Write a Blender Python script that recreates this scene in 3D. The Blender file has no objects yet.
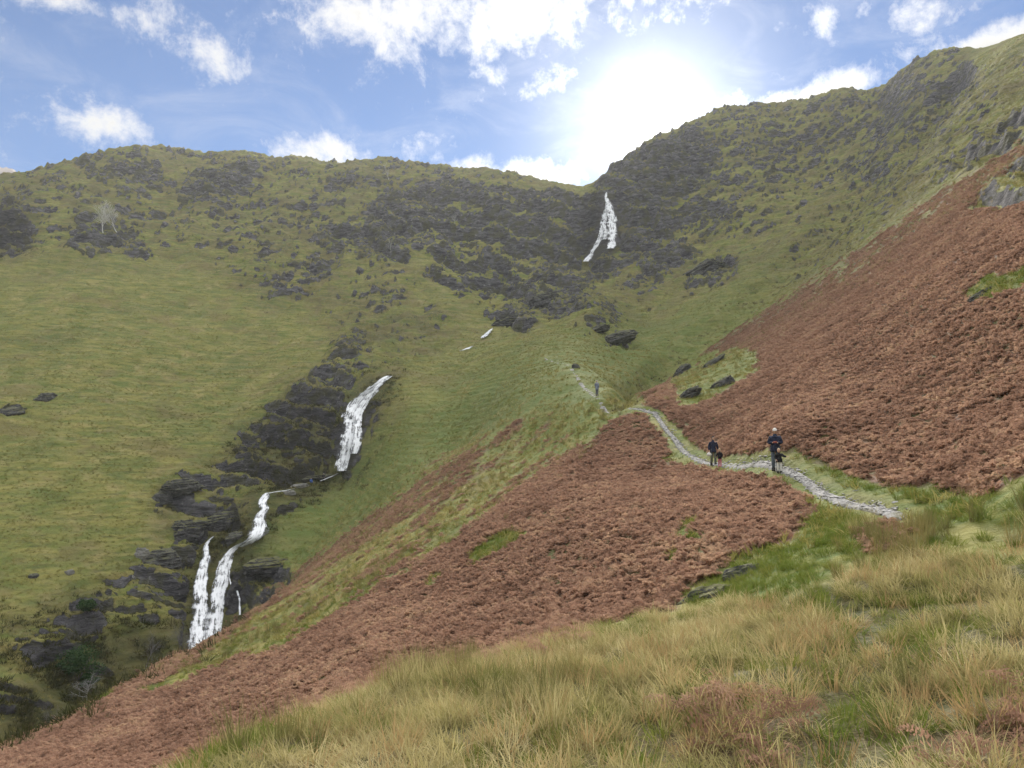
import bpy, bmesh, math, random
import numpy as np
from mathutils import Vector, Matrix, Euler

random.seed(7)
RNG = np.random.default_rng(11)
C = bpy.context.scene.collection
SC = bpy.context.scene
R = math.radians

# ------------------------------------------------------------------ camera
F = 770.0                      # focal length in pixels of a 1024 px wide frame
PITCH = R(5.27)                # camera looks a little uphill
cam = bpy.data.cameras.new('camera')
cam.sensor_fit = 'HORIZONTAL'; cam.sensor_width = 36.0
cam.lens = 36.0 * F / 1024.0
cam.clip_start = 0.1; cam.clip_end = 20000
camo = bpy.data.objects.new('camera', cam); C.objects.link(camo)
camo.location = (0, 0, 0); camo.rotation_euler = (R(90) + PITCH, 0, 0)
SC.camera = camo

# ------------------------------------------------------------------ light
SUN_EL, SUN_AZ = R(23.6), R(10.6)          # azimuth clockwise from +Y (straight up the valley)
EXPOSURE = 1.32
SC.view_settings.view_transform = 'Standard'
SC.view_settings.look = 'None'
SC.view_settings.exposure = EXPOSURE
SC.view_settings.gamma = 1.0
SC.view_settings.use_curve_mapping = False
SC.cycles.max_bounces = 6
SC.cycles.transparent_max_bounces = 12
SC.cycles.volume_bounces = 1

SUN_DIR = Vector((math.sin(SUN_AZ) * math.cos(SUN_EL), math.cos(SUN_AZ) * math.cos(SUN_EL), math.sin(SUN_EL)))
sun = bpy.data.lights.new('sun', 'SUN')
sun.energy = 5.0; sun.angle = R(16); sun.color = (1.0, 0.93, 0.83)
suno = bpy.data.objects.new('sun', sun); C.objects.link(suno)
suno.rotation_euler = (-SUN_DIR).to_track_quat('-Z', 'Y').to_euler()
suno.location = (0, 0, 300)


class NT:
    """small helper for building node trees"""
    def __init__(self, tree):
        self.t = tree; self.n = tree.nodes; self.l = tree.links
    def new(self, kind, **kw):
        nd = self.n.new(kind)
        for k, v in kw.items():
            setattr(nd, k, v)
        return nd
    def put(self, sock, v):
        if isinstance(v, bpy.types.NodeSocket):
            self.l.new(v, sock)
        elif v is not None:
            sock.default_value = v
    def math(self, op, a, b=None, c=None, clamp=False):
        m = self.new('ShaderNodeMath', operation=op); m.use_clamp = clamp
        self.put(m.inputs[0], a)
        if b is not None: self.put(m.inputs[1], b)
        if c is not None: self.put(m.inputs[2], c)
        return m.outputs[0]
    def vmath(self, op, a, b=None, scale=None):
        m = self.new('ShaderNodeVectorMath', operation=op)
        self.put(m.inputs[0], a)
        if b is not None: self.put(m.inputs[1], b)
        if scale is not None: self.put(m.inputs['Scale'], scale)
        return m.outputs['Value'] if op in ('DOT_PRODUCT', 'LENGTH', 'DISTANCE') else m.outputs['Vector']
    def mix(self, f, a, b, blend='MIX'):
        m = self.new('ShaderNodeMix', data_type='RGBA', blend_type=blend)
        self.put(m.inputs[0], f); self.put(m.inputs[6], rgba(a)); self.put(m.inputs[7], rgba(b))
        return m.outputs[2]
    def ramp(self, v, lo, hi, a=0.0, b=1.0, smooth=True):
        m = self.new('ShaderNodeMapRange'); m.interpolation_type = 'SMOOTHSTEP' if smooth else 'LINEAR'
        self.put(m.inputs[0], v); self.put(m.inputs[1], lo); self.put(m.inputs[2], hi)
        self.put(m.inputs[3], a); self.put(m.inputs[4], b)
        return m.outputs[0]
    def noise(self, vec, scale, detail=4, rough=0.55, dist=0.0, color=False):
        m = self.new('ShaderNodeTexNoise')
        self.put(m.inputs['Vector'], vec)
        m.inputs['Scale'].default_value = scale; m.inputs['Detail'].default_value = detail
        m.inputs['Roughness'].default_value = rough; m.inputs['Distortion'].default_value = dist
        return m.outputs['Color'] if color else m.outputs['Fac']
    def attr(self, name):
        m = self.new('ShaderNodeAttribute', attribute_name=name)
        return m.outputs['Fac']


def rgba(c):
    if isinstance(c, (tuple, list)) and len(c) == 3:
        return (c[0], c[1], c[2], 1.0)
    return c


def pix_dir(u, v):
    """world direction through a pixel of the photograph (numpy friendly)"""
    a = (np.asarray(u, float) - 512) / F; b = (384 - np.asarray(v, float)) / F
    cp, sp = math.cos(PITCH), math.sin(PITCH)
    return a, cp - b * sp, sp + b * cp


# ------------------------------------------------------------------ sky
def build_sky():
    w = bpy.data.worlds.new('World'); SC.world = w; w.use_nodes = True
    N = NT(w.node_tree); N.n.clear()
    tc = N.new('ShaderNodeTexCoord')
    d = N.vmath('NORMALIZE', tc.outputs['Generated'])
    sky = N.new('ShaderNodeTexSky'); sky.sky_type = 'NISHITA'
    sky.sun_disc = False; sky.sun_elevation = SUN_EL; sky.sun_rotation = SUN_AZ
    sky.altitude = 330; sky.air_density = 1.0; sky.dust_density = 0.0; sky.ozone_density = 4.0
    sdot = N.vmath('DOT_PRODUCT', d, tuple(SUN_DIR))
    ang = N.math('ARCCOSINE', N.math('MINIMUM', sdot, 0.99999))      # radians from the sun
    # clouds live on a plane above the land: direction / elevation gives their plan position
    sep = N.new('ShaderNodeSeparateXYZ'); N.l.new(d, sep.inputs[0])
    az = N.math('ARCTAN2', sep.outputs[0], sep.outputs[1])
    el = N.math('ARCSINE', sep.outputs[2])
    comb = N.new('ShaderNodeCombineXYZ'); N.put(comb.inputs[0], az); N.put(comb.inputs[1], el)
    p = comb.outputs[0]
    n1 = N.noise(p, 14.0, 9, 0.66, 0.35)
    n2 = N.noise(p, 48.0, 6, 0.66)
    nn = N.math('ADD', N.math('MULTIPLY', n1, 0.75), N.math('MULTIPLY', n2, 0.35))
    wisp_v = N.vmath('MULTIPLY', p, (1.0, 2.2, 1.0))
    wisp = N.noise(wisp_v, 7.0, 6, 0.6, 0.6)
    # cloud banks: (azimuth, elevation, half width, half height, tilt, strength)
    banks = []
    for (u, v, su, sv, tilt, k) in [
            (92, 122, 46, 22, -0.1, 1.05), (318, 152, 46, 22, 0, 1.25), (415, 150, 30, 20, 0, .8),
            (525, 176, 75, 20, 0.05, 1.3),
            (205, 45, 70, 22, 0.55, .68), (165, 22, 45, 30, 0.5, .5), (70, 2, 70, 14, 0, .8),
            (400, 22, 150, 34, 0.02, 1.05), (520, 12, 150, 34, 0, 1.15), (655, 0, 100, 14, 0, .6),
            (555, 82, 46, 20, -0.3, .75), (495, 78, 34, 18, -0.3, .6), (455, 100, 40, 30, 0, .25),
            (815, 98, 75, 17, -0.2, 1.35), (995, 45, 60, 18, -0.25, 1.45), (900, 12, 80, 18, 0.2, .58),
            (830, 18, 80, 18, 0, .5), (1010, 90, 60, 40, 0, .5), (720, 110, 60, 20, -.2, .8),
            (1220, 40, 120, 50, 0, .9)]:
        x, y, z = pix_dir(u, v)
        a0 = math.atan2(x, y); e0 = math.atan2(z, math.hypot(x, y))
        sa, se = su / F, sv / F
        da = N.math('SUBTRACT', az, a0); de = N.math('SUBTRACT', el, e0)
        ct, st = math.cos(tilt), math.sin(tilt)
        # positive tilt: falls to the right
        A = N.math('SUBTRACT', N.math('MULTIPLY', da, ct), N.math('MULTIPLY', de, st))
        B = N.math('ADD', N.math('MULTIPLY', da, st), N.math('MULTIPLY', de, ct))
        q = N.math('ADD', N.math('POWER', N.math('ABSOLUTE', N.math('DIVIDE', A, sa)), 2),
                   N.math('POWER', N.math('ABSOLUTE', N.math('DIVIDE', B, se)), 2))
        g = N.math('MULTIPLY', N.math('EXPONENT', N.math('MULTIPLY', q, -0.9)), k)
        banks.append(g)
    tot = banks[0]
    for g in banks[1:]:
        tot = N.math('MAXIMUM', tot, g)
    # unseen bright cloud overhead and behind the viewpoint, added to light the land
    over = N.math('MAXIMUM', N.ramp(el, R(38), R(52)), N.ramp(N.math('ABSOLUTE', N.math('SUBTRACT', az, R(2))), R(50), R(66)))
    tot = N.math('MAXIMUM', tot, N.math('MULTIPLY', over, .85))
    fld = N.math('ADD', N.math('MULTIPLY', tot, 0.62), N.math('MULTIPLY', N.math('SUBTRACT', nn, 0.55), 2.0))
    dens = N.ramp(fld, 0.18, 0.80)
    veil = N.math('MULTIPLY', N.ramp(wisp, 0.45, 0.8), 0.22)
    veil = N.math('ADD', veil, N.ramp(ang, 0.24, 0.04, 0.0, 0.20))
    dens = N.math('MAXIMUM', dens, N.math('MULTIPLY', veil, 1.0), clamp=True)
    # cloud brightness: forward scattering towards the sun, greyer inside thick parts
    fwd = N.math('ADD', 0.40, N.math('MULTIPLY', N.math('EXPONENT', N.math('MULTIPLY', ang, -6.0)), 0.5))
    fwd = N.math('ADD', fwd, N.math('MULTIPLY', over, N.math('MULTIPLY', N.math('EXPONENT', N.math('MULTIPLY', ang, -1.5)), 7.2)))  # extra brightness on the added off-frame cloud, lifts the land
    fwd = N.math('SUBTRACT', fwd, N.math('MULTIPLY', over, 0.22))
    thick = N.ramp(fld, 0.35, 1.0, 1.0, 0.72)
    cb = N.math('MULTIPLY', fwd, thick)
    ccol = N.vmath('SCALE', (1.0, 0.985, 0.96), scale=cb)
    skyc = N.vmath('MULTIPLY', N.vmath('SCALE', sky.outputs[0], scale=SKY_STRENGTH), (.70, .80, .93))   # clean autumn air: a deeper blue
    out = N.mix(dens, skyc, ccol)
    # aureole: thin cloud around the sun scatters strongly forward
    aur = N.math('ADD', N.math('MULTIPLY', N.math('EXPONENT', N.math('MULTIPLY', ang, -60.0)), 3.0),
                 N.math('MULTIPLY', N.math('EXPONENT', N.math('MULTIPLY', ang, -15.0)), 0.46))
    aur = N.math('MULTIPLY', aur, N.math('ADD', 0.6, N.math('MULTIPLY', n1, 0.8)))
    ac = N.vmath('SCALE', (1.0, 0.97, 0.90), scale=aur)
    out = N.vmath('ADD', out, ac)
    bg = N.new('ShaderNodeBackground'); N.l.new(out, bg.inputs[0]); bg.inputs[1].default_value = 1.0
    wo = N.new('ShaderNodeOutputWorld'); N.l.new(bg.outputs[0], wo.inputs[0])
    w.cycles.sampling_method = 'MANUAL'; w.cycles.sample_map_resolution = 512


SKY_STRENGTH = 0.05
build_sky()


# ------------------------------------------------------------------ noise in numpy
_perm = np.random.default_rng(5).permutation(512).astype(np.int64)
_perm = np.concatenate([_perm, _perm, _perm])
_ga = np.random.default_rng(6).uniform(0, 2 * math.pi, 512)
_gx, _gy = np.cos(_ga), np.sin(_ga)


def perlin(x, y):
    xi = np.floor(x).astype(np.int64); yi = np.floor(y).astype(np.int64)
    xf = x - xi; yf = y - yi
    u = xf * xf * xf * (xf * (xf * 6 - 15) + 10); v = yf * yf * yf * (yf * (yf * 6 - 15) + 10)
    xi &= 511; yi &= 511
    def g(ix, iy, fx, fy):
        h = _perm[_perm[ix] + iy]
        return _gx[h] * fx + _gy[h] * fy
    a = g(xi, yi, xf, yf); b = g((xi + 1) & 511, yi, xf - 1, yf)
    c = g(xi, (yi + 1) & 511, xf, yf - 1); e = g((xi + 1) & 511, (yi + 1) & 511, xf - 1, yf - 1)
    return (a + u * (b - a)) + v * ((c + u * (e - c)) - (a + u * (b - a)))


def fbm(x, y, octv=5, gain=0.5):
    t = np.zeros_like(x); amp = 1.0; n = 0
    for i in range(octv):
        t += amp * perlin(x * 2 ** i + 17.3 * i, y * 2 ** i - 9.1 * i); n += amp; amp *= gain
    return t / n * 1.6


def ridged(x, y, octv=5, gain=0.5):
    t = np.zeros_like(x); amp = 1.0; n = 0
    for i in range(octv):
        t += amp * (1 - np.abs(perlin(x * 2 ** i + 31.7 * i, y * 2 ** i + 11.9 * i)) * 2.2); n += amp; amp *= gain
    return t / n


def sstep(a, b, x):
    t = np.clip((x - a) / (b - a), 0, 1)
    return t * t * (3 - 2 * t)


# ------------------------------------------------------------------ terrain: surveyed heights
# each survey point: where it is seen from the viewpoint (u, v) and how far away it lies (m)
SURVEY = '''
230,768,9.2; 330,768,8.8; 500,768,8; 650,768,7.7; 800,768,7.5; 920,768,7.2; 1024,768,7
300,738,10.3; 400,697,12.6; 470,676,14; 525,655,15.2; 620,625,17.2; 690,603,18.3
400,740,9.5; 550,700,10.8; 680,680,10.8; 800,690,9.6; 930,690,9.2; 1024,690,9
800,640,12.4; 920,640,11.6; 1024,630,11.5; 700,640,14
735,585,19.2; 800,595,15.8; 870,590,15; 950,590,14.6; 1024,580,14.2
740,562,21.3; 800,520,25; 850,545,19.5; 900,520,22; 960,535,18.5; 1024,525,18.5; 1024,560,15.5
850,500,26.5; 820,487,30; 778,470,34.5; 745,466,41; 716,464,48; 690,452,55; 670,440,60; 665,425,64
645,410,70; 620,405,75; 597,396,86; 575,372,110; 545,358,150
-100,820,26; -100,790,36; -100,765,46; 0,795,27; 0,775,34; 0,752,45; 100,768,30; 100,740,38; 100,697,60
200,768,24; 200,710,39; 200,642,75; 300,722,22; 300,680,31; 300,625,53; 300,580,90
370,690,19.5; 370,640,32; 370,580,52; 370,523,100
450,672,20; 450,600,35; 450,520,62; 450,462,100
550,640,20.5; 550,570,31; 550,500,46; 550,440,82
640,608,20.5; 640,560,26; 640,500,38; 640,452,58; 720,540,24; 720,500,32; 760,495,31
900,470,29; 960,500,22.5; 1024,490,20; 1000,440,26.5
778,425,42; 900,425,36; 850,400,46; 1024,390,33; 1024,300,45; 900,350,55; 800,375,62; 720,398,72; 950,300,58
1024,200,80; 900,262,102; 800,320,110; 720,362,112; 665,388,102
1024,145,125; 960,180,135; 870,245,145; 760,320,155; 690,365,140; 640,395,110
1024,90,215; 1024,35,300; 1000,52,305; 960,110,255; 880,200,215; 800,272,200; 720,330,178
950,88,335; 890,160,295; 800,245,255; 720,308,212; 650,372,150
970,60,345; 935,55,385; 900,72,400; 850,92,425; 800,103,430; 760,108,432; 720,110,428; 690,130,405; 640,150,392; 615,172,375
590,188,362; 575,190,362; 578,192,385; 585,197,415; 590,205,450; 545,180,380; 545,184,408; 500,178,432; 430,172,440; 612,180,405; 500,172,398; 430,166,408; 380,160,412; 300,163,412; 250,160,420; 200,157,428
150,154,430; 120,155,428; 90,163,420; 60,173,410; 0,188,400; -90,202,385; -200,205,380
-90,760,92; 0,745,98; 60,728,103; 120,708,110; 170,670,118
215,637,126; 205,612,132; 240,545,141; 265,497,150; 300,486,158; 340,476,164; 350,440,169; 385,379,181
430,364,205; 490,332,240; 530,303,268; 560,275,300; 588,262,326; 603,222,338; 607,196,345
-90,650,115; 0,660,113; 60,600,128; 140,565,140; 0,700,104; 80,660,117; 150,610,130
190,505,155; 240,465,168; 290,405,192; 340,362,215; 400,335,238; 230,520,150; 320,440,176; 300,455,168
-90,540,140; 0,550,140; -90,440,180; 0,450,180; -90,340,240; 0,350,240; 0,260,320; 0,215,362; -90,250,330
150,480,165; 80,500,157; 150,400,205; 150,320,260; 150,240,340; 80,380,215; 80,300,275; 150,190,392
250,400,206; 250,320,265; 250,240,335; 250,195,385; 330,300,280; 330,240,335; 400,290,280; 400,250,318; 400,195,372
460,300,272; 500,275,318; 500,195,355; 450,255,322; 450,195,365; 560,240,338; 560,200,352; 540,260,325
640,250,318; 640,190,350; 620,205,345; 700,250,310; 700,180,362; 760,200,338; 850,150,378; 800,160,385; 880,110,400
560,320,245; 620,330,228; 700,290,262; 640,290,275; 600,350,165; 600,300,235; 540,340,185; 500,400,124
450,400,162; 430,375,188; 400,420,158; 400,465,128; 370,452,160; 320,512,146; 300,545,134; 265,585,124; 470,440,122; 330,535,125
520,380,128; 560,400,98; 480,352,205
'''


def build_tps():
    P = []
    for line in SURVEY.replace('\n', ';').split(';'):
        line = line.strip()
        if line:
            u, v, r = map(float, line.split(','))
            x, y, z = pix_dir(u, v)
            P.append((math.atan2(x, y), r, r * z / math.hypot(x, y)))
    for th in range(-60, 61, 20):
        P.append((R(th), 4.2, -2.7)); P.append((R(th), 1.5, -1.75))
    # beyond what the photograph shows: shoulders, the ground behind, the plateau over the skyline
    for th in (75, 105, 140, 180, -180, -140, -105, -75):
        s = math.sin(R(th)); c = math.cos(R(th))
        for r in (1.5, 4.2, 12, 40, 120, 300):
            if th > 0:
                z = -1.7 + 0.5 * r * max(s, 0) * (1 if r > 8 else .2) - .1 * r * max(-c, 0)
            else:
                z = -1.7 - 0.5 * min(r, 70) * max(-s, 0) + max(0, r - 110) * .45 * max(-s, 0) - .1 * r * max(-c, 0)
            P.append((R(th), r, z))
    for u in range(-200, 1240, 90):
        x, y, z = pix_dir(u, 200)
        th = math.atan2(x, y)
        P.append((th, 560, 150 + 25 * math.sin(u * .01)))
        P.append((th, 1500, 120)); P.append((th, 5000, 60))
    for th in (75, 105, 140, 180, -180, -140, -105, -75):
        P.append((R(th), 1500, 60)); P.append((R(th), 5000, 40))
    P = np.array(P)
    return P


KT = 2.6                                     # weight of bearing against log distance


def tps_coords(th, r):
    return th * KT, np.log(r + 8.0)


def tps_fit(P, lam=2e-4):
    X, Y = tps_coords(P[:, 0], P[:, 1]); V = (P[:, 2] + 1.6) / (P[:, 1] + 8)
    n = len(P)
    d2 = (X[:, None] - X[None]) ** 2 + (Y[:, None] - Y[None]) ** 2
    K = 0.5 * d2 * np.log(d2 + 1e-12) + lam * np.eye(n)
    Q = np.stack([np.ones(n), X, Y], 1)
    A = np.block([[K, Q], [Q.T, np.zeros((3, 3))]])
    s = np.linalg.solve(A, np.concatenate([V, np.zeros(3)]))
    return X, Y, s


_SP = build_tps(); _TX, _TY, _TS = tps_fit(_SP)


def base_height(th, r):
    """smooth hillside height at bearing th (rad) and distance r; arrays of equal shape"""
    sh = th.shape; th = th.ravel(); r = r.ravel()
    X, Y = tps_coords(th, r)
    out = np.empty(len(th)); n = len(_TX); w = _TS[:n].astype(np.float32)
    tx = _TX.astype(np.float32); ty = _TY.astype(np.float32)
    for i in range(0, len(th), 40000):
        x = X[i:i + 40000].astype(np.float32); y = Y[i:i + 40000].astype(np.float32)
        d2 = (x[:, None] - tx) ** 2 + (y[:, None] - ty) ** 2
        out[i:i + 40000] = (0.5 * d2 * np.log(d2 + 1e-12)) @ w
    out += _TS[n] + _TS[n + 1] * X + _TS[n + 2] * Y
    return (out * (r + 8) - 1.6).reshape(sh)


# polar survey grid: fine where it is seen at close quarters, coarse behind the viewpoint
NTH, NR = 1080, 1300
th_f = np.linspace(R(-39.5), R(39.5), NTH)
th_l = np.linspace(R(-180), R(-39.5), 90)[:-1]
th_r = np.linspace(R(39.5), R(180), 90)[1:]
S0, S1 = math.log(1.0 + 8), math.log(470 + 8)
s_f = np.linspace(S0, S1, NR)
s_o = np.linspace(S1, math.log(2600), 70)[1:]
TH = np.concatenate([th_l, th_f, th_r]); SS = np.concatenate([s_f, s_o])
RR = np.exp(SS) - 8.0
GT, GR = np.meshgrid(TH, RR)                 # rows: distance, columns: bearing
# evaluate on a coarser lattice and refine (the base is smooth)
ci = np.unique(np.concatenate([np.arange(0, len(SS), 4), [len(SS) - 1]]))
cj = np.unique(np.concatenate([np.arange(0, len(TH), 4), [len(TH) - 1]]))
_b = base_height(GT[np.ix_(ci, cj)], GR[np.ix_(ci, cj)])
_b = np.stack([np.interp(SS, SS[ci], _b[:, k]) for k in range(len(cj))], 1)
GZ = np.stack([np.interp(TH, TH[cj], _b[k]) for k in range(len(SS))], 0)
GX = GR * np.sin(GT); GY = GR * np.cos(GT)


def to_pix(x, y, z):
    cp, sp = math.cos(PITCH), math.sin(PITCH)
    dep = y * cp + z * sp; up = -y * sp + z * cp
    dep = np.where(dep > 0.05, dep, np.nan)
    return 512 + F * x / dep, 384 - F * up / dep
# far fell just showing over the left shoulder
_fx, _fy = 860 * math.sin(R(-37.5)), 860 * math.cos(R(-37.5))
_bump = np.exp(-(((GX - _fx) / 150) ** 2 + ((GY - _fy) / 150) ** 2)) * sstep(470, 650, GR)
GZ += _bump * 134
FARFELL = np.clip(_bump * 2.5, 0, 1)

# ------------------------------------------------------------------ ground cover map
# areas surveyed from the viewpoint; carried onto the ground they lie on
MU0, MV0, MSTEP = -220, -40, 2
MW, MH = 730, 480


def area(*polys):
    m = np.zeros((MH, MW), np.float32)
    for p in polys:
        p = np.array(p, float); x = (p[:, 0] - MU0) / MSTEP; y = (p[:, 1] - MV0) / MSTEP
        x0, x1 = int(max(0, x.min() - 1)), int(min(MW, x.max() + 2)); y0, y1 = int(max(0, y.min() - 1)), int(min(MH, y.max() + 2))
        if x1 <= x0 or y1 <= y0: continue
        gx, gy = np.meshgrid(np.arange(x0, x1) + .5, np.arange(y0, y1) + .5)
        ins = np.zeros(gx.shape, bool)
        n = len(p)
        for i in range(n):
            xa, ya, xb, yb = x[i], y[i], x[(i + 1) % n], y[(i + 1) % n]
            if ya == yb: continue
            c = ((ya > gy) != (yb > gy)) & (gx < (xb - xa) * (gy - ya) / (yb - ya) + xa)
            ins ^= c
        m[y0:y1, x0:x1] = np.maximum(m[y0:y1, x0:x1], ins)
    return m


def blur(m, rad):
    k = max(1, int(rad / MSTEP))
    for _ in range(2):
        for ax in (0, 1):
            pad = [(0, 0), (0, 0)]; pad[ax] = (k + 1, k)
            c = np.cumsum(np.pad(m, pad, mode='edge'), axis=ax)
            a = np.take(c, np.arange(2 * k + 1, c.shape[ax]), axis=ax); b = np.take(c, np.arange(0, c.shape[ax] - 2 * k - 1), axis=ax)
            m = (a - b) / (2 * k + 1)
    return m


_bracken = area(
    [(-220, 880), (-220, 860), (0, 752), (100, 712), (125, 700), (200, 674), (280, 645), (360, 600), (430, 551), (500, 496), (550, 462), (580, 452), (620, 455),
     (660, 455), (700, 465), (735, 472), (770, 478), (800, 490), (812, 505), (790, 530), (730, 560), (690, 590), (682, 604), (640, 617), (560, 638),
     (525, 648), (480, 672), (340, 722), (232, 768), (100, 880)],
    [(-220, 860), (90, 705), (200, 637), (280, 585), (340, 540), (400, 495), (440, 468), (470, 452), (480, 465), (440, 497), (380, 537), (320, 577), (260, 618), (200, 653), (120, 697), (0, 760)],
    [(590, 446), (610, 422), (640, 412), (665, 430), (668, 450), (640, 455), (600, 452)],
    [(495, 440), (518, 421), (535, 430), (520, 446), (500, 452)],
    [(640, 395), (660, 375), (700, 350), (760, 315), (820, 280), (870, 245), (920, 205), (960, 180), (1024, 145), (1230, 20), (1230, 500), (1024, 470), (990, 488),
     (960, 487), (900, 488), (860, 474), (820, 462), (800, 452), (785, 460), (740, 460), (720, 453), (690, 443), (670, 425), (650, 412)],
    [(850, 532), (890, 520), (915, 530), (900, 545), (860, 548)])
_clear = area(
    [(672, 368), (700, 352), (735, 346), (762, 352), (757, 375), (725, 394), (690, 407), (672, 404)],
    [(962, 298), (990, 276), (1040, 264), (1040, 284), (990, 300)],
    [(955, 436), (968, 440), (965, 447), (950, 446)],
    [(965, 212), (985, 187), (1030, 158), (1040, 190), (990, 208)],
    [(470, 556), (500, 536), (522, 526), (520, 538), (490, 556), (474, 566)],
    [(676, 534), (690, 522), (702, 520), (698, 534), (684, 540)], [(660, 566), (668, 554), (684, 550), (676, 564), (664, 570)],
    [(425, 580), (445, 568), (448, 574), (430, 586)])
_strip = area([(120, 705), (200, 668), (280, 638), (350, 598), (420, 550), (500, 488), (520, 470), (530, 455), (500, 470), (450, 500), (400, 535), (330, 577), (250, 628), (200, 658)])
_sparse = area(
    [(680, 712), (730, 685), (810, 692), (820, 735), (760, 758), (690, 752)], [(600, 735), (640, 720), (660, 745), (620, 760)],
    [(850, 780), (890, 735), (950, 715), (1000, 690), (1060, 670), (1100, 880), (850, 880)],
    [(640, 548), (560, 640), (600, 650), (570, 655), (520, 655)])
_moss = area(
    [(782, 498), (800, 482), (830, 498), (885, 520), (860, 540), (840, 566), (770, 600), (690, 606), (696, 590), (730, 562), (790, 532), (812, 508)],
    [(800, 460), (840, 472), (900, 488), (960, 488), (1024, 482), (1060, 480), (1060, 524), (960, 520), (905, 512), (850, 488), (800, 468)],
    [(740, 462), (770, 466), (765, 474), (735, 471), (710, 462)], [(525, 425), (600, 400), (640, 410), (600, 425), (560, 460), (520, 468)],
    [(672, 368), (700, 352), (735, 346), (762, 352), (757, 375), (725, 394), (690, 407), (672, 404)],
    [(962, 298), (990, 276), (1040, 264), (1040, 284), (990, 300)], [(670, 428), (680, 425), (690, 440), (680, 446)],
    [(676, 534), (690, 522), (702, 520), (698, 534), (684, 540)], [(660, 566), (668, 554), (684, 550), (676, 564), (664, 570)],
    [(470, 556), (500, 536), (522, 526), (520, 538), (490, 556), (474, 566)])
_green = area(   # the short sheep-cropped sward on the right bank and below the fell
    [(260, 520), (300, 500), (400, 420), (450, 385), (520, 350), (600, 330), (680, 320), (740, 290), (800, 260), (760, 300), (660, 372), (560, 425), (440, 470), (330, 545), (270, 590), (245, 560)],
    [(700, 330), (740, 285), (780, 270), (760, 300)])
_rush = area([(835, 545), (850, 520), (905, 512), (1060, 500), (1060, 555), (960, 545), (900, 570), (840, 585)], [(400, 672), (470, 655), (470, 690), (400, 700)],
             [(560, 440), (600, 400), (650, 372), (655, 380), (605, 415), (575, 450)])
_dry = area([(120, 830), (228, 762), (325, 716), (470, 666), (600, 640), (700, 612), (790, 600), (880, 560), (1060, 560), (1060, 900), (100, 900)])
_crag = area(
    [(372, 205), (420, 185), (520, 190), (592, 198), (640, 205), (690, 215), (660, 240), (625, 262), (590, 285), (540, 300), (510, 330), (470, 310), (445, 285), (420, 275), (440, 262), (400, 240), (370, 225)],
    [(590, 195), (610, 172), (640, 152), (690, 132), (720, 150), (700, 190), (650, 200)],
    [(0, 200), (22, 212), (32, 236), (20, 250), (-40, 265), (-60, 190)],
    [(58, 248), (85, 232), (128, 226), (140, 235), (100, 252), (70, 255)], [(120, 262), (135, 246), (152, 258), (145, 266)],
    [(190, 180), (240, 165), (256, 172), (230, 195), (185, 195)], [(78, 160), (100, 157), (108, 164), (80, 166)], [(85, 175), (120, 168), (160, 168), (160, 180), (100, 180)],
    [(312, 240), (330, 230), (400, 236), (412, 256), (395, 262), (330, 248)], [(290, 272), (315, 264), (330, 272), (315, 280)],
    [(545, 305), (560, 292), (585, 294), (600, 300), (570, 312), (545, 316)], [(600, 344), (615, 333), (638, 334), (634, 346), (610, 352)],
    [(678, 292), (700, 272), (735, 262), (730, 276), (700, 290)], [(630, 282), (650, 270), (668, 268), (650, 284)], [(570, 330), (600, 320), (612, 324), (590, 334)],
    [(670, 215), (720, 205), (730, 222), (690, 230)], [(640, 265), (690, 240), (690, 255), (650, 275)],
    [(150, 560), (200, 545), (212, 560), (190, 600), (150, 590), (110, 600), (120, 580)], [(20, 660), (60, 620), (110, 590), (100, 640), (40, 670)],
    [(150, 515), (165, 482), (205, 478), (225, 492), (210, 512)], [(168, 540), (200, 520), (235, 500), (240, 520), (210, 545), (185, 548)],
    [(220, 470), (240, 440), (300, 400), (338, 372), (350, 380), (338, 440), (338, 468), (300, 480), (260, 485)],
    [(260, 415), (300, 385), (335, 355), (360, 330), (370, 340), (340, 385), (300, 410)],
    [(225, 570), (262, 556), (300, 560), (285, 590), (250, 610), (225, 620)],
    [(340, 470), (340, 400), (380, 372), (395, 380), (370, 420), (365, 455), (350, 480)], [(270, 505), (300, 498), (300, 510), (275, 515)],
    [(0, 408), (30, 402), (55, 396), (55, 404), (20, 415), (0, 424)], [(500, 318), (545, 318), (520, 332), (490, 335)])
_crag = np.maximum(_crag, area([(962, 214), (985, 187), (1030, 156), (1045, 190), (990, 210)], [(938, 177), (985, 140), (1035, 105), (1035, 132), (990, 160)]))
_craggy = area(
    [(600, 200), (630, 140), (720, 85), (850, 70), (960, 30), (985, 70), (890, 165), (800, 245), (720, 290), (640, 320), (560, 330), (480, 340), (520, 300)],
    [(985, 70), (1100, -20), (1160, 60), (1024, 143), (960, 175), (870, 240), (790, 295), (770, 280), (890, 165)],
    [(-60, 185), (60, 145), (120, 130), (300, 140), (420, 140), (580, 165), (590, 195), (450, 190), (400, 240), (440, 300), (470, 340), (400, 372), (330, 360), (330, 320), (250, 300), (200, 262), (140, 262), (80, 255), (0, 265)],
    [(-40, 760), (-40, 650), (30, 610), (90, 580), (150, 555), (160, 480), (230, 440), (300, 370), (390, 350), (390, 390), (350, 470), (300, 500), (250, 590), (180, 650), (80, 720)],
    [(672, 408), (690, 375), (722, 352), (740, 352), (735, 375), (700, 400)])
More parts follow.
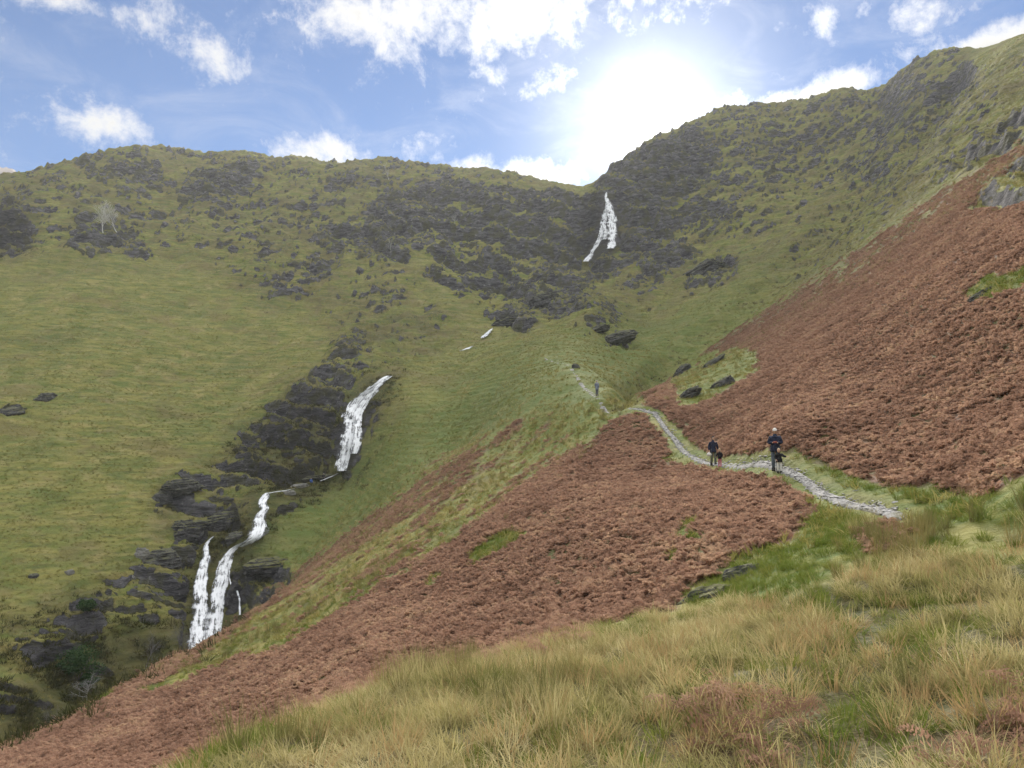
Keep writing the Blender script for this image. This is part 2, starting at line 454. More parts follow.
_wet_shade = area([(180, 660), (185, 560), (205, 525), (240, 500), (280, 480), (330, 476), (345, 400), (380, 370), (400, 376), (375, 420), (352, 480), (280, 510), (262, 560), (240, 620)],  # wet ground by the falls; also carries ravine shade painted as darker colour
            [(-20, 770), (0, 700), (60, 660), (130, 630), (190, 640), (120, 705), (0, 760)],
            [(220, 470), (240, 440), (300, 400), (335, 400), (338, 468), (300, 480)],
            [(590, 195), (615, 190), (625, 250), (585, 270), (575, 262)], [(0, 200), (22, 212), (32, 236), (20, 250), (-40, 265), (-60, 190)])

# the lines the water takes: (u, v, width in m) for each strand
FALL_TOP = [
    [(607, 193, 1.2), (606, 198, 2), (609, 206, 4), (611, 216, 5.5), (612, 228, 5.5), (612, 240, 5), (611, 249, 4.2)],
    [(606, 198, 1.5), (608, 204, 3), (606, 214, 4), (603, 225, 4), (601, 236, 3.5), (597, 244, 3), (592, 253, 3), (586, 262, 3.4)],
    [(604, 224, 2), (606, 233, 3), (604, 240, 2)]]
FALL_MID = [
    [(389, 377, 2.2), (381, 383, 3.6), (371, 391, 4.4), (362, 399, 5.0), (356, 408, 5.4), (353, 420, 5.4), (352, 433, 5.4), (350, 446, 5.6), (346, 459, 5.0), (343, 472, 4.0)],
    [(386, 379, 1.0), (374, 392, 2.4), (364, 404, 3), (358, 418, 3), (358, 432, 2.6), (357, 445, 3.0), (354, 455, 2.6)],
    [(349, 425, 1.2), (346, 440, 1.8), (343, 455, 2), (341, 472, 2)]]
FALL_LOW = [
    [(268, 494, 1.6), (263, 503, 2.4), (264, 510, 1.8), (259, 518, 2.6), (260, 527, 3.2), (258, 536, 3.8), (249, 543, 2.8), (240, 548, 1.2)],
    [(246, 543, 1.2), (236, 548, 1.6), (229, 556, 2.6), (225, 566, 3.2), (222, 580, 3.4), (219, 595, 3.2), (217, 610, 3.3), (215, 624, 3.9), (213, 640, 4.2)],
    [(213, 538, .7), (207, 545, 1.0), (206, 556, 1.8), (203, 568, 2.2), (201, 582, 2.7), (201, 598, 3.0), (200, 612, 3.1), (199, 626, 3.5), (198, 642, 3.8)],
    [(228, 576, .4), (232, 586, .5), (238, 594, .5), (240, 606, .4), (240, 616, .4)]]
BECK = [[(493, 329, .8), (489, 332, 1.8), (485, 336, 2.0), (481, 339, .8)], [(473, 347, .8), (468, 349, 1.8), (463, 351, 1.6), (459, 352, .7)], [(338, 475, 1.2), (330, 478, .9), (320, 482, .3)], [(294, 490, .3), (282, 492, .9), (268, 494, 1.5)]]
_fall = np.zeros((MH, MW), np.float32)
_yy, _xx = np.mgrid[0:MH, 0:MW]
for _set, _r in ((FALL_TOP, 345), (FALL_MID, 175), (FALL_LOW, 138), (BECK, 240)):
    for _st in _set:
        for _a, _b in zip(_st[:-1], _st[1:]):
            for _t in np.linspace(0, 1, 6):
                u_, v_, w_ = [_a[k] + (_b[k] - _a[k]) * _t for k in range(3)]
                rad = w_ * F / _r / 2 + (4 if _r > 300 else 7)
                _fall[((_xx * MSTEP + MU0 - u_) ** 2 + (_yy * MSTEP + MV0 - v_) ** 2) < rad * rad] = 1
_gully = area([(958, 66), (972, 72), (905, 160), (815, 250), (735, 318), (650, 384), (600, 412), (596, 404), (640, 376), (725, 308), (800, 242), (890, 152)])
_margin = area([(640, 398), (700, 347), (820, 276), (960, 172), (1100, 92), (1100, 140), (960, 204), (830, 298), (720, 364), (660, 398)], [(140, 690), (250, 610), (340, 540), (400, 490), (430, 455), (480, 430), (530, 402), (575, 425), (600, 448), (540, 468), (500, 496), (430, 551), (360, 600), (280, 640), (200, 672)])
MAPS = dict(margin=blur(_margin, 10), strip=blur(_strip, 6), gully=blur(_gully, 8), fall=blur(_fall, 2), bracken=blur(_bracken, 7) * (1 - blur(_clear, 3)) * (1 - .40 * blur(_strip, 5)), sparse=blur(_sparse, 8), moss=blur(_moss, 5), green=blur(_green, 14), rush=blur(_rush, 6),
            dry=blur(_dry, 4), crag=blur(_crag, 5), craggy=blur(_craggy, 12), wet=blur(_wet_shade, 10))


def look_up(name, u, v):
    m = MAPS[name]
    x = np.clip((u - MU0) / MSTEP - .5, 0, MW - 1.001); y = np.clip((v - MV0) / MSTEP - .5, 0, MH - 1.001)
    x = np.nan_to_num(x, nan=0.0); y = np.nan_to_num(y, nan=0.0)
    xi = x.astype(int); yi = y.astype(int); fx = x - xi; fy = y - yi
    return (m[yi, xi] * (1 - fx) + m[yi, xi + 1] * fx) * (1 - fy) + (m[yi + 1, xi] * (1 - fx) + m[yi + 1, xi + 1] * fx) * fy


PU, PV = to_pix(GX, GY, GZ)
# ragged edges: shift the look-up by noise that is fixed to the ground
_k = F / np.maximum(GR, 5)
_jx = fbm(GX / 3.0, GY / 3.0, 4) * 0.9 + fbm(GX / 14.0 + 50, GY / 14.0, 3) * np.clip(GR / 60, 0, 1.5)
_jy = fbm(GX / 3.0 + 90, GY / 3.0, 4) * 0.7 + fbm(GX / 14.0 + 150, GY / 14.0, 3) * np.clip(GR / 60, 0, 1.5)
JU = PU + np.clip(_jx * _k, -14, 14); JV = PV + np.clip(_jy * _k * .6, -9, 9)
STRIP = look_up('strip', JU, JV); MARGIN = look_up('margin', JU, JV)
M = {k: look_up(k, JU, JV).astype(np.float32) for k in MAPS}
_front = (GY > 0)
for k in M: M[k] *= _front
MARGIN = MARGIN * _front * (GR > 30) * (GR < 190)
# along the brow bracken and rough grass run into each other in streaks
_ac = GX * .91 - GY * .41; _al = GX * .41 + GY * .91
_mix = .40 + .75 * fbm(_ac / 3.2 + .3 * fbm(GX / 5, GY / 5, 3), _al / 13, 4) + .25 * fbm(GX / 1.6, GY / 1.6, 3)
M['bracken'] = M['bracken'] * (1 - MARGIN) + MARGIN * np.clip(_mix * .75 + M['bracken'] * .25, 0, 1)
M['bracken'] *= sstep(14, 17, GR)
M['dry'] *= 1 - sstep(24, 30, GR)
M['moss'] *= 1

# rock: strong where mapped, broken by noise; follows a strike running up to the right
_c, _s = math.cos(R(28)), math.sin(R(28))
SX, SY = GX * _c + GY * _s, -GX * _s + GY * _c
rock_noise = fbm(SX / 16, SY / 7.5 + GZ / 22, 5, .58)
rock_fine = fbm(SX / 5.5 + 31, SY / 3.2 + GZ / 9, 4, .6)
RM = sstep(.42, .58, M['crag'] * .47 + M['craggy'] * .40 + rock_noise * .56 + rock_fine * .26 + M['gully'] * -.12 - .03)
RM *= np.clip((M['crag'] + M['craggy']) * 1.6, 0, 1)
AMP = np.clip(GR, 20, 420)
# crags: ledges and steep faces, split by upright cracks and ribs
_zone = np.clip(M['crag'] * 1.0 + M['craggy'] * .75, 0, 1)
def ledges(step, warp, seed):
    q = (GZ + warp * step * fbm(GX / 19 + seed, GY / 19, 5) + .22 * GX) / step
    f = q - np.floor(q)
    return (sstep(.34, .70, f) - f) * step

DZ = np.clip(M['crag'] * 1.2, 0, 1) * ledges(np.clip(GR * .032, 2.2, 11.0), 1.0, 3.0) * .80
DZ += np.clip(RM - M['crag'] * .6, 0, 1) * ledges(np.clip(GR * .014, 1.4, 5.0), 1.5, 9.0) * .75
DZ += _zone * .45 * (ridged(GX / 6.0 + .8 * fbm(GX / 9, GY / 9, 3), GY / 15 + GZ / 40, 5, .58) - .5) * AMP * .013
DZ += RM * (ridged(SX / 12, SY / 6.5 + GZ / 20, 6, .55) - .50) * AMP * .009
DZ += np.clip(M['crag'] * 1.2, 0, 1) * ledges(np.clip(GR * .012, 1.0, 4.2), 1.3, 21.0) * .5
DZ += _zone * fbm(GX / 30, GY / 30, 4) * AMP * .012
DZ += np.clip(M['craggy'] * 1.2, 0, 1) * fbm(SX / 9 + 60, SY / 4.5 + GZ / 14, 4, .6) * AMP * .0068
DZ -= sstep(0, .8, M['gully']) * AMP * .030
# grass fells: hummocks
DZ += (1 - RM * .5) * fbm(GX / 24 + 7, GY / 24, 4) * AMP * .0042 * sstep(60, 140, GR)
DZ += fbm(GX / 6.0, GY / 6.0 + GZ / 9, 4) * np.clip(AMP * .0024, 0, .6) * sstep(25, 60, GR) * (1 - .6 * M['bracken'])
# long low folds running down the left fell
_cc = GX * .97 - GY * .24; _dd = GX * .24 + GY * .97
DZ += (1 - RM) * fbm(_cc / 13 + .4 * fbm(GX / 40, GY / 40, 2), _dd / 75 + 3, 4) * AMP * .0095 * sstep(15, -20, GX + 20) * sstep(110, 150, GR)
# small steps trodden across the steep sward
_tq = (GZ + .5 * fbm(GX / 11, GY / 11, 3) + 0.05 * GX) / 1.15
DZ += (1 - RM) * (sstep(.2, .8, _tq - np.floor(_tq)) - (_tq - np.floor(_tq))) * .46 * sstep(90, 140, GR) * (1 - M['bracken'])
# near the viewpoint: tussocky mounds
DZ += M['dry'] * fbm(GX / 1.5, GY / 1.5, 3) * .16 + (GR < 60) * fbm(GX / 3.5, GY / 3.5, 3) * .07
DZ *= 1 - .9 * (np.abs(GT) > R(50))
_fl = np.clip(look_up('fall', PU, PV) * 1.5, 0, 1) * _front
DZ *= 1 - .95 * _fl
DZ -= .5 * _fl
GZ_SMOOTH = GZ.copy()
GZ = GZ + DZ.astype(GZ.dtype)


def smooth_path(pts, n):
    """resample a polyline evenly with a Catmull-Rom curve"""
    P = np.array(pts, float); P = np.vstack([2 * P[0] - P[1], P, 2 * P[-1] - P[-2]])
    out = []
    for i in range(1, len(P) - 2):
        a, b, c, d = P[i - 1], P[i], P[i + 1], P[i + 2]
        for t in np.linspace(0, 1, n, endpoint=False):
            out.append(.5 * (2 * b + (c - a) * t + (2 * a - 5 * b + 4 * c - d) * t * t + (3 * b - a - 3 * c + d) * t ** 3))
    out.append(P[-2])
    return np.array(out)


def hit(u, v, grid=None):
    """the first point of the ground seen in that direction: (x, y, z)"""
    dx, dy, dz = pix_dir(u, v); dx = float(dx); dy = float(dy); dz = float(dz)
    G = GZ if grid is None else grid
    th = math.atan2(dx, dy); e = dz / math.hypot(dx, dy)
    j = np.interp(th, TH, np.arange(len(TH))); j0 = int(min(j, len(TH) - 2)); fj = j - j0
    col = G[:, j0] * (1 - fj) + G[:, j0 + 1] * fj
    w = np.nonzero(col[8:] / RR[8:] >= e)[0]
    if len(w) == 0: return None
    i = w[0] + 8
    a = col[i - 1] / RR[i - 1] - e; b = col[i] / RR[i] - e
    t = a / (a - b) if a != b else 1
    r = RR[i - 1] + (RR[i] - RR[i - 1]) * t
    return np.array([r * math.sin(th), r * math.cos(th), r * e])


def ground_at(x, y, grid=None):
    grid = GZ if grid is None else grid
    x = np.asarray(x, float); y = np.asarray(y, float)
    th = np.arctan2(x, y); r = np.hypot(x, y)
    j = np.interp(th, TH, np.arange(len(TH))); i = np.interp(np.log(r + 8), SS, np.arange(len(SS)))
    j0 = np.minimum(j.astype(int), len(TH) - 2); i0 = np.minimum(i.astype(int), len(SS) - 2)
    fj = j - j0; fi = i - i0
    return (grid[i0, j0] * (1 - fj) + grid[i0, j0 + 1] * fj) * (1 - fi) + (grid[i0 + 1, j0] * (1 - fj) + grid[i0 + 1, j0 + 1] * fj) * fi


# the trodden path: (u, v, r, half width m); levelled into the slope
PATH = [(903, 521, 22.5), (880, 511, 24), (850, 500, 26.5), (815, 486, 30), (790, 475, 33.5), (770, 469, 37), (745, 466, 41), (720, 464, 47), (700, 457, 52), (680, 448, 57), (672, 436, 61),
        (665, 425, 64), (655, 414, 68), (645, 410, 70), (620, 405, 75), (597, 396, 86), (588, 384, 96), (575, 372, 110), (560, 364, 130), (545, 358, 150)]
_pp = []
for u, v, r in PATH:
    x, y, z = pix_dir(u, v); h = math.hypot(x, y); _pp.append((r * x / h, r * y / h))
PATH_XY = smooth_path(_pp, 24)
PATH_XY[:, 0] += .12 * np.sin(np.arange(len(PATH_XY)) * .09)
_pd = np.full(GX.shape, 9e9, np.float32)
_sel = (GR > 15) & (GR < 165) & (np.abs(GT) < R(39))
_px, _py = GX[_sel].astype(np.float32), GY[_sel].astype(np.float32)
_dm = np.full(_px.shape, 9e9, np.float32)
for x, y in PATH_XY[::4]:
    _dm = np.minimum(_dm, (_px - x) ** 2 + (_py - y) ** 2)
_pd[_sel] = _dm
PD = np.sqrt(_pd)
GZ_TREAD = GZ.copy()
GZ = GZ - .10 * (1 - sstep(.18, .50, PD))          # the path is worn into the turf
M['bracken'] *= sstep(.4, .95, PD + .3 * fbm(GX, GY, 2)); M['sparse'] *= sstep(.6, 1.2, PD)
# where ground is steep the mapped crag shows bare rock; flat ledges keep their turf
_dzr = np.gradient(GZ, axis=0) / np.gradient(GR, axis=0)
_dzt = np.gradient(GZ, axis=1) / (np.gradient(GT, axis=1) * GR + 1e-6)
SLOPE = np.hypot(_dzr, _dzt)
ROCK = np.maximum(RM * sstep(.88, 1.35, SLOPE + .25 * rock_noise), np.clip(M['craggy'] * 1.3 + M['crag'], 0, 1) * sstep(1.2, 1.7, SLOPE + .2 * rock_fine))


# ------------------------------------------------------------------ mesh helpers
def mesh_object(name, verts, faces, mat=None, parent=None, smooth=True, loc=None):
    me = bpy.data.meshes.new(name)
    me.from_pydata([tuple(p) for p in verts], [], faces); me.update()
    if smooth: me.polygons.foreach_set('use_smooth', [True] * len(me.polygons))
    if mat: me.materials.append(mat)
    o = bpy.data.objects.new(name, me); C.objects.link(o)
    if parent: o.parent = parent
    if loc is not None: o.location = loc
    return o


def tag(o, label=None, cat=None, group=None, kind=None):
    if label: o['label'] = label
    if cat: o['category'] = cat
    if group: o['group'] = group
    if kind: o['kind'] = kind
    return o


def grid_mesh(name, P, close_u=False):
    """P: (rows, cols, 3) float array -> mesh"""
    nr, nc = P.shape[:2]
    me = bpy.data.meshes.new(name)
    me.vertices.add(nr * nc); me.vertices.foreach_set('co', np.ascontiguousarray(P, np.float32).ravel())
    idx = np.arange(nr * nc).reshape(nr, nc)
    q = np.stack([idx[:-1, :-1], idx[:-1, 1:], idx[1:, 1:], idx[1:, :-1]], -1).reshape(-1, 4)
    me.loops.add(q.size); me.loops.foreach_set('vertex_index', q.ravel().astype(np.int32))
    me.polygons.add(len(q)); me.polygons.foreach_set('loop_start', np.arange(0, q.size, 4, dtype=np.int32))
    me.polygons.foreach_set('loop_total', np.full(len(q), 4, np.int32))
    me.polygons.foreach_set('use_smooth', np.ones(len(q), bool))
    me.update(calc_edges=True); me.validate()
    return me


def vattr(me, name, a):
    at = me.attributes.new(name, 'FLOAT', 'POINT'); at.data.foreach_set('value', np.ascontiguousarray(a, np.float32).ravel())


# ------------------------------------------------------------------ ground material
def new_mat(name):
    m = bpy.data.materials.new(name); m.use_nodes = True
    N = NT(m.node_tree); N.n.clear()
    out = N.new('ShaderNodeOutputMaterial')
    return m, N, out


def ground_material():
    m, N, out = new_mat('fellside')
    geo = N.new('ShaderNodeNewGeometry'); pos = geo.outputs['Position']
    A = {k: N.attr(k) for k in ('bracken', 'sparse', 'moss', 'green', 'dry', 'rock', 'wet', 'farfell', 'craggy')}
    sepp = N.new('ShaderNodeSeparateXYZ'); N.l.new(pos, sepp.inputs[0])
    n_big = N.noise(pos, .035, 5, .6)
    n_mid = N.noise(pos, .22, 5, .62)
    n_fine = N.noise(pos, 1.6, 5, .65)
    n_tiny = N.noise(pos, 9.0, 4, .65)
    contour = N.vmath('MULTIPLY', pos, (.16, .16, 1.3))
    n_con = N.noise(contour, .9, 5, .62, .4)
    # turf
    turf = N.mix(N.ramp(n_con, .36, .66), GREEN, OLIVE)
    turf = N.mix(N.math('MULTIPLY', N.ramp(n_mid, .48, .75), .75), turf, STRAW)
    turf = N.mix(N.math('MULTIPLY', N.ramp(n_big, .5, .7), .45), turf, (.070, .085, .030))
    turf = N.mix(N.math('MULTIPLY', N.ramp(n_fine, .52, .78), .55), turf, (.055, .062, .026))
    fine_con = N.noise(N.vmath('MULTIPLY', pos, (.45, .45, 3.4)), 1.0, 4, .6, .3)
    turf = N.mix(N.math('MULTIPLY', N.ramp(fine_con, .50, .72), .65), turf, (.060, .068, .022))
    turf = N.mix(N.math('MULTIPLY', N.ramp(N.noise(pos, .09, 4, .6), .52, .66), .5), turf, (.15, .115, .05))
    # heathery, boggy brown between the crags
    brown = N.math('MULTIPLY', N.ramp(N.noise(pos, .11, 6, .68), .40, .58), A['craggy'])
    turf = N.mix(N.math('MULTIPLY', brown, .5), turf, N.mix(n_fine, (.055, .042, .030), (.105, .085, .045)))
    lush = N.mix(N.ramp(n_con, .35, .7), (.085, .125, .026), (.125, .145, .040))
    lush = N.mix(N.math('MULTIPLY', N.ramp(n_mid, .5, .75), .5), lush, (.16, .15, .055))
    turf = N.mix(N.math('MULTIPLY', A['green'], .75), turf, lush)
    mossc = N.mix(N.ramp(n_fine, .35, .7), (.075, .115, .020), (.165, .165, .030))
    turf = N.mix(A['moss'], turf, mossc)
    dryc = N.mix(N.ramp(n_fine, .35, .65), (.12, .10, .045), (.065, .07, .025))
    turf = N.mix(A['dry'], turf, dryc)
    brk = N.mix(N.ramp(n_mid, .40, .62), N.mix(N.ramp(n_fine, .3, .7), (.085, .050, .034), (.19, .11, .072)), (.105, .105, .040))
    bm = N.math('MAXIMUM', N.ramp(N.math('ADD', A['bracken'], N.math('MULTIPLY', N.math('SUBTRACT', n_fine, .5), .5)), .3, .6), N.math('MULTIPLY', A['sparse'], .5))
    turf = N.mix(bm, turf, brk)
    # rock
    strata = N.noise(N.vmath('MULTIPLY', pos, (.5, .5, 1.6)), .55, 7, .7, .5)
    rock = N.mix(N.ramp(strata, .35, .68), (.032, .032, .036), (.155, .150, .160))
    rock = N.mix(N.ramp(N.noise(pos, .9, 6, .7), .58, .70), rock, (.28, .275, .27))
    rock = N.mix(N.math('MULTIPLY', N.ramp(n_mid, .46, .62), .75), rock, (.078, .078, .034))
    rock = N.mix(N.math('MULTIPLY', A['wet'], .6), rock, (.014, .013, .013))  # wet rock, plus ravine shade put into the colour
    rf = N.math('ADD', A['rock'], N.math('MULTIPLY', N.math('SUBTRACT', n_fine, .5), .7))
    rf = N.math('ADD', rf, N.math('MULTIPLY', N.math('SUBTRACT', strata, .5), .5))
    rf = N.ramp(rf, .36, .58)
    wet_shade_turf = N.mix(N.ramp(n_mid, .4, .65), (.022, .022, .010), (.070, .066, .020))  # damp turf, darkened to paint in the ravine's shade as well
    turf = N.mix(N.math('MULTIPLY', A['wet'], .7), turf, wet_shade_turf)
    col = N.mix(rf, turf, rock)
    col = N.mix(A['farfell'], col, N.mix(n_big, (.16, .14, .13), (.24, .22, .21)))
    # micro relief
    hgt = N.math('ADD', N.math('MULTIPLY', n_fine, .30), N.math('MULTIPLY', n_tiny, .10))
    hgt = N.math('ADD', hgt, N.math('MULTIPLY', n_con, .5))
    hgt = N.math('ADD', hgt, N.math('MULTIPLY', N.math('MULTIPLY', strata, rf), 2.6))
    bump = N.new('ShaderNodeBump'); bump.inputs['Strength'].default_value = .9; bump.inputs['Distance'].default_value = .8
    N.l.new(hgt, bump.inputs['Height'])
    bs = N.new('ShaderNodeBsdfPrincipled')
    N.l.new(col, bs.inputs['Base Color']); bs.inputs['Roughness'].default_value = .9; bs.inputs['Specular IOR Level'].default_value = .15
    N.l.new(bump.outputs[0], bs.inputs['Normal'])
    N.l.new(bs.outputs[0], out.inputs[0])
    return m


GREEN = (.112, .138, .032); OLIVE = (.218, .200, .056); STRAW = (.29, .24, .10)
ground_me = grid_mesh('ground', np.stack([GX, GY, GZ], -1))
for k in ('bracken', 'sparse', 'moss', 'green', 'dry', 'wet', 'craggy'): vattr(ground_me, k, M[k])
vattr(ground_me, 'rock', ROCK); vattr(ground_me, 'farfell', FARFELL)
ground_me.materials.append(ground_material())
ground = bpy.data.objects.new('ground', ground_me); C.objects.link(ground); tag(ground, kind='structure')


def flat_mat(name, c, rough=.8, var=.25, scale=4):
    m, N, out = new_mat(name)
    n = N.noise(N.new('ShaderNodeTexCoord').outputs['Object'], scale, 4)
    col = N.mix(N.ramp(n, .35, .65), tuple(x * (1 - var) for x in c), tuple(min(1, x * (1 + var)) for x in c))
    bs = N.new('ShaderNodeBsdfPrincipled'); N.l.new(col, bs.inputs['Base Color']); bs.inputs['Roughness'].default_value = rough
    bs.inputs['Specular IOR Level'].default_value = .25
    N.l.new(bs.outputs[0], out.inputs[0]); return m


# ------------------------------------------------------------------ the path
def path_mesh():
    P = PATH_XY; T = np.gradient(P, axis=0); T /= np.linalg.norm(T, axis=1)[:, None] + 1e-9
    Nn = np.stack([-T[:, 1], T[:, 0]], 1)
    cols = 9; rows = []
    n = len(P); s = np.arange(n)
    for k in range(cols):
        f = k / (cols - 1) * 2 - 1
        w = np.interp(np.hypot(P[:, 0], P[:, 1]), [25, 50, 65, 90], [.29, .27, .28, .55]) * (1 + .6 * perlin(s * .045, np.full(n, 3.3 + 5 * (f > 0))))
        w *= np.interp(s, [0, 5, n - 40, n - 1], [.15, 1, .8, .3])
        q = P + Nn * (f * w)[:, None]
        z = ground_at(P[:, 0], P[:, 1], GZ_TREAD) * .3 + ground_at(q[:, 0], q[:, 1], GZ_TREAD) * .7 - .03 - .55 * max(0, abs(f) - .6) ** 1.4
        rows.append(np.column_stack([q, z]))
    A = np.stack(rows, 1)
    for _ in range(12):
        A[1:-1, :, 2] = (A[:-2, :, 2] + A[1:-1, :, 2] * 2 + A[2:, :, 2]) / 4
    return A


def path_material():
    m, N, out = new_mat('gravel')
    pos = N.new('ShaderNodeNewGeometry').outputs['Position']
    vo = N.new('ShaderNodeTexVoronoi'); vo.feature = 'F1'; vo.inputs['Scale'].default_value = 5.5; N.l.new(pos, vo.inputs['Vector'])
    n = N.noise(pos, 2.2, 5, .6); n2 = N.noise(pos, 1.1, 5, .65)
    col = N.mix(N.ramp(n, .35, .7), (.18, .175, .165), (.34, .33, .32))
    bw = N.new('ShaderNodeRGBToBW'); N.l.new(vo.outputs['Color'], bw.inputs[0])
    col = N.mix(N.math('MULTIPLY', N.ramp(bw.outputs[0], .5, .8), .7), col, (.34, .335, .325))
    col = N.mix(N.math('MULTIPLY', N.ramp(n2, .54, .64), .7), col, (.075, .078, .034))
    col = N.mix(N.math('MULTIPLY', N.ramp(N.noise(pos, 3.1, 3), .60, .68), .6), col, (.05, .045, .035))
    b = N.new('ShaderNodeBump'); b.inputs['Strength'].default_value = .4; b.inputs['Distance'].default_value = .03
    N.l.new(vo.outputs['Distance'], b.inputs['Height'])
    bs = N.new('ShaderNodeBsdfPrincipled'); N.l.new(col, bs.inputs['Base Color']); bs.inputs['Roughness'].default_value = .95; bs.inputs['Specular IOR Level'].default_value = .05
    N.l.new(b.outputs[0], bs.inputs['Normal']); N.l.new(bs.outputs[0], out.inputs[0])
    return m


# stones lying in and beside the tread
def path_stones():
    rg = np.random.default_rng(77)
    lib = []
    for k in range(4):
        bm = bmesh.new(); bmesh.ops.create_icosphere(bm, subdivisions=2, radius=1)
        co = np.array([v.co[:] for v in bm.verts])
        for _ in range(8):
            nr_ = rg.normal(size=3); nr_ /= np.linalg.norm(nr_); o_ = np.maximum(co @ nr_ - rg.uniform(.5, .85), 0); co -= np.outer(o_, nr_)
        for v, c in zip(bm.verts, co): v.co = (c[0] * rg.uniform(.9, 1.3), c[1], c[2] * .45)
        bm.faces.ensure_lookup_table(); bm.verts.index_update()
        lib.append(([tuple(v.co) for v in bm.verts], [tuple(v.index for v in f.verts) for f in bm.faces])); bm.free()
    V, Fc = [], []
    for i in range(20, len(PATH_XY) - 1):
        x, y = PATH_XY[i]; far = math.hypot(x, y)
        for _ in range(6 if far < 70 else 2):
            a = rg.uniform(0, 6.28); d = rg.normal(0, .36); px, py = x + math.cos(a) * d, y + math.sin(a) * d; sc = rg.uniform(.02, .06) * (2.2 if rg.random() < .10 else 1) * (1 if far < 70 else 1.3)
            v, f = lib[rg.integers(0, 4)]; b = len(V); t = rg.uniform(0, 6.28); c_, s_ = math.cos(t), math.sin(t); z = float(ground_at(px, py, GZ_TREAD)) - .03
            V += [(px + (q[0] * c_ - q[1] * s_) * sc, py + (q[0] * s_ + q[1] * c_) * sc, z + q[2] * sc) for q in v]; Fc += [tuple(j + b for j in q) for q in f]
    o = mesh_object('path_stones', V, Fc, ROCK_PATH, smooth=False); tag(o, 'loose grey stones along the trodden path', kind='stuff')


_pm = grid_mesh('path', path_mesh()); _pm.materials.append(path_material())
ROCK_PATH = flat_mat('path_stone', (.32, .31, .30), .9); path_stones()
path = bpy.data.objects.new('path', _pm); C.objects.link(path); tag(path, kind='structure')


# ------------------------------------------------------------------ falling water
def water_material():
    m, N, out = new_mat('white_water')
    uv = N.new('ShaderNodeUVMap'); uv.uv_map = 'flow'
    pos = N.new('ShaderNodeNewGeometry').outputs['Position']
    st = N.vmath('MULTIPLY', uv.outputs[0], (1.0, .12, 1.0))
    n = N.noise(st, 2.4, 6, .68, .5)
    lumps = N.noise(uv.outputs[0], .55, 5, .65)
    f = N.math('ADD', N.math('MULTIPLY', n, .6), N.math('MULTIPLY', lumps, .5))
    edge = N.attr('edge')
    f = N.math('SUBTRACT', f, N.math('MULTIPLY', edge, .26))
    foam = N.ramp(f, .43, .58)
    col = N.mix(foam, (.10, .11, .125), (.74, .76, .78))
    bs = N.new('ShaderNodeBsdfPrincipled'); N.l.new(col, bs.inputs['Base Color']); bs.inputs['Roughness'].default_value = .35
    bs.inputs['Specular IOR Level'].default_value = .5
    b = N.new('ShaderNodeBump'); b.inputs['Strength'].default_value = .5; b.inputs['Distance'].default_value = .25
    N.l.new(f, b.inputs['Height']); N.l.new(b.outputs[0], bs.inputs['Normal'])
    tr = N.new('ShaderNodeBsdfTransparent'); mx = N.new('ShaderNodeMixShader')
    N.l.new(N.ramp(f, .39, .52), mx.inputs[0]); N.l.new(tr.outputs[0], mx.inputs[1]); N.l.new(bs.outputs[0], mx.inputs[2])
    N.l.new(mx.outputs[0], out.inputs[0])
    return m


WATER = water_material()


def water_strands(name, strands, parent=None):
    """strands: lists of (u, v, width in m); each follows the rock it runs over"""
    V, Fc, UV, ED = [], [], [], []
    for st in strands:
        q = smooth_path([(a, b, c) for a, b, c in st], 12)
        rows = []
        for (u, v, w) in q:
            p = hit(u, v, GZ_SMOOTH)
            if p is None or (rows and math.hypot(p[0], p[1]) < .85 * math.hypot(rows[-1][0][0], rows[-1][0][1])): break
            rows.append((p, w))
        if len(rows) < 3: continue
        if p is None or len(rows) < len(q):            # carry on below where the near slope hides it
            for t in range(1, 14): rows.append((rows[-1][0] + (rows[-2][0] - rows[-5][0]) / 3, rows[-1][1]))
        P = np.array([r[0] for r in rows]); W = np.array([r[1] for r in rows])
        # water cannot climb: keep the line falling, and smooth jumps between ledges
        for _ in range(8):
            P[1:-1] = .25 * P[:-2] + .5 * P[1:-1] + .25 * P[2:]
        L = np.concatenate([[0], np.cumsum(np.linalg.norm(np.diff(P, axis=0), axis=1))])
        nc = 11; base = len(V)
        for i in range(len(P)):
            r = math.hypot(P[i, 0], P[i, 1]); side = np.array([P[i, 1] / r, -P[i, 0] / r, 0]); back = np.array([-P[i, 0] / r, -P[i, 1] / r, 0])
            for k in range(nc):
                f = k / (nc - 1) * 2 - 1
                ww = W[i] * .5 * (1 + .5 * float(perlin(np.array([L[i] * .22]), np.array([9.1 if f > 0 else 2.2]))[0]))
                p = P[i] + side * (f * ww)
                g = float(ground_at(p[0], p[1]))
                # lie on the rock: lift where the rock stands proud, fall free where it is undercut
                p = p.copy()
                bulge = .35 * (1 - f * f) + .10
                p = p + back * bulge * .8 + np.array([0, 0, bulge * .6])
                p += .14 * float(perlin(np.array([p[0] * .9]), np.array([p[2] * .5]))[0])
                V.append(p); UV.append((f * ww, L[i])); ED.append(abs(f) ** 3)
        for i in range(len(P) - 1):
            for k in range(nc - 1):
                a = base + i * nc + k; Fc.append((a, a + 1, a + nc + 1, a + nc))
    o = mesh_object(name, V, Fc, WATER, parent)
    me = o.data
    lay = me.uv_layers.new(name='flow')
    for lp in me.loops: lay.data[lp.index].uv = UV[lp.vertex_index]
    vattr(me, 'edge', np.array(ED))
    return o


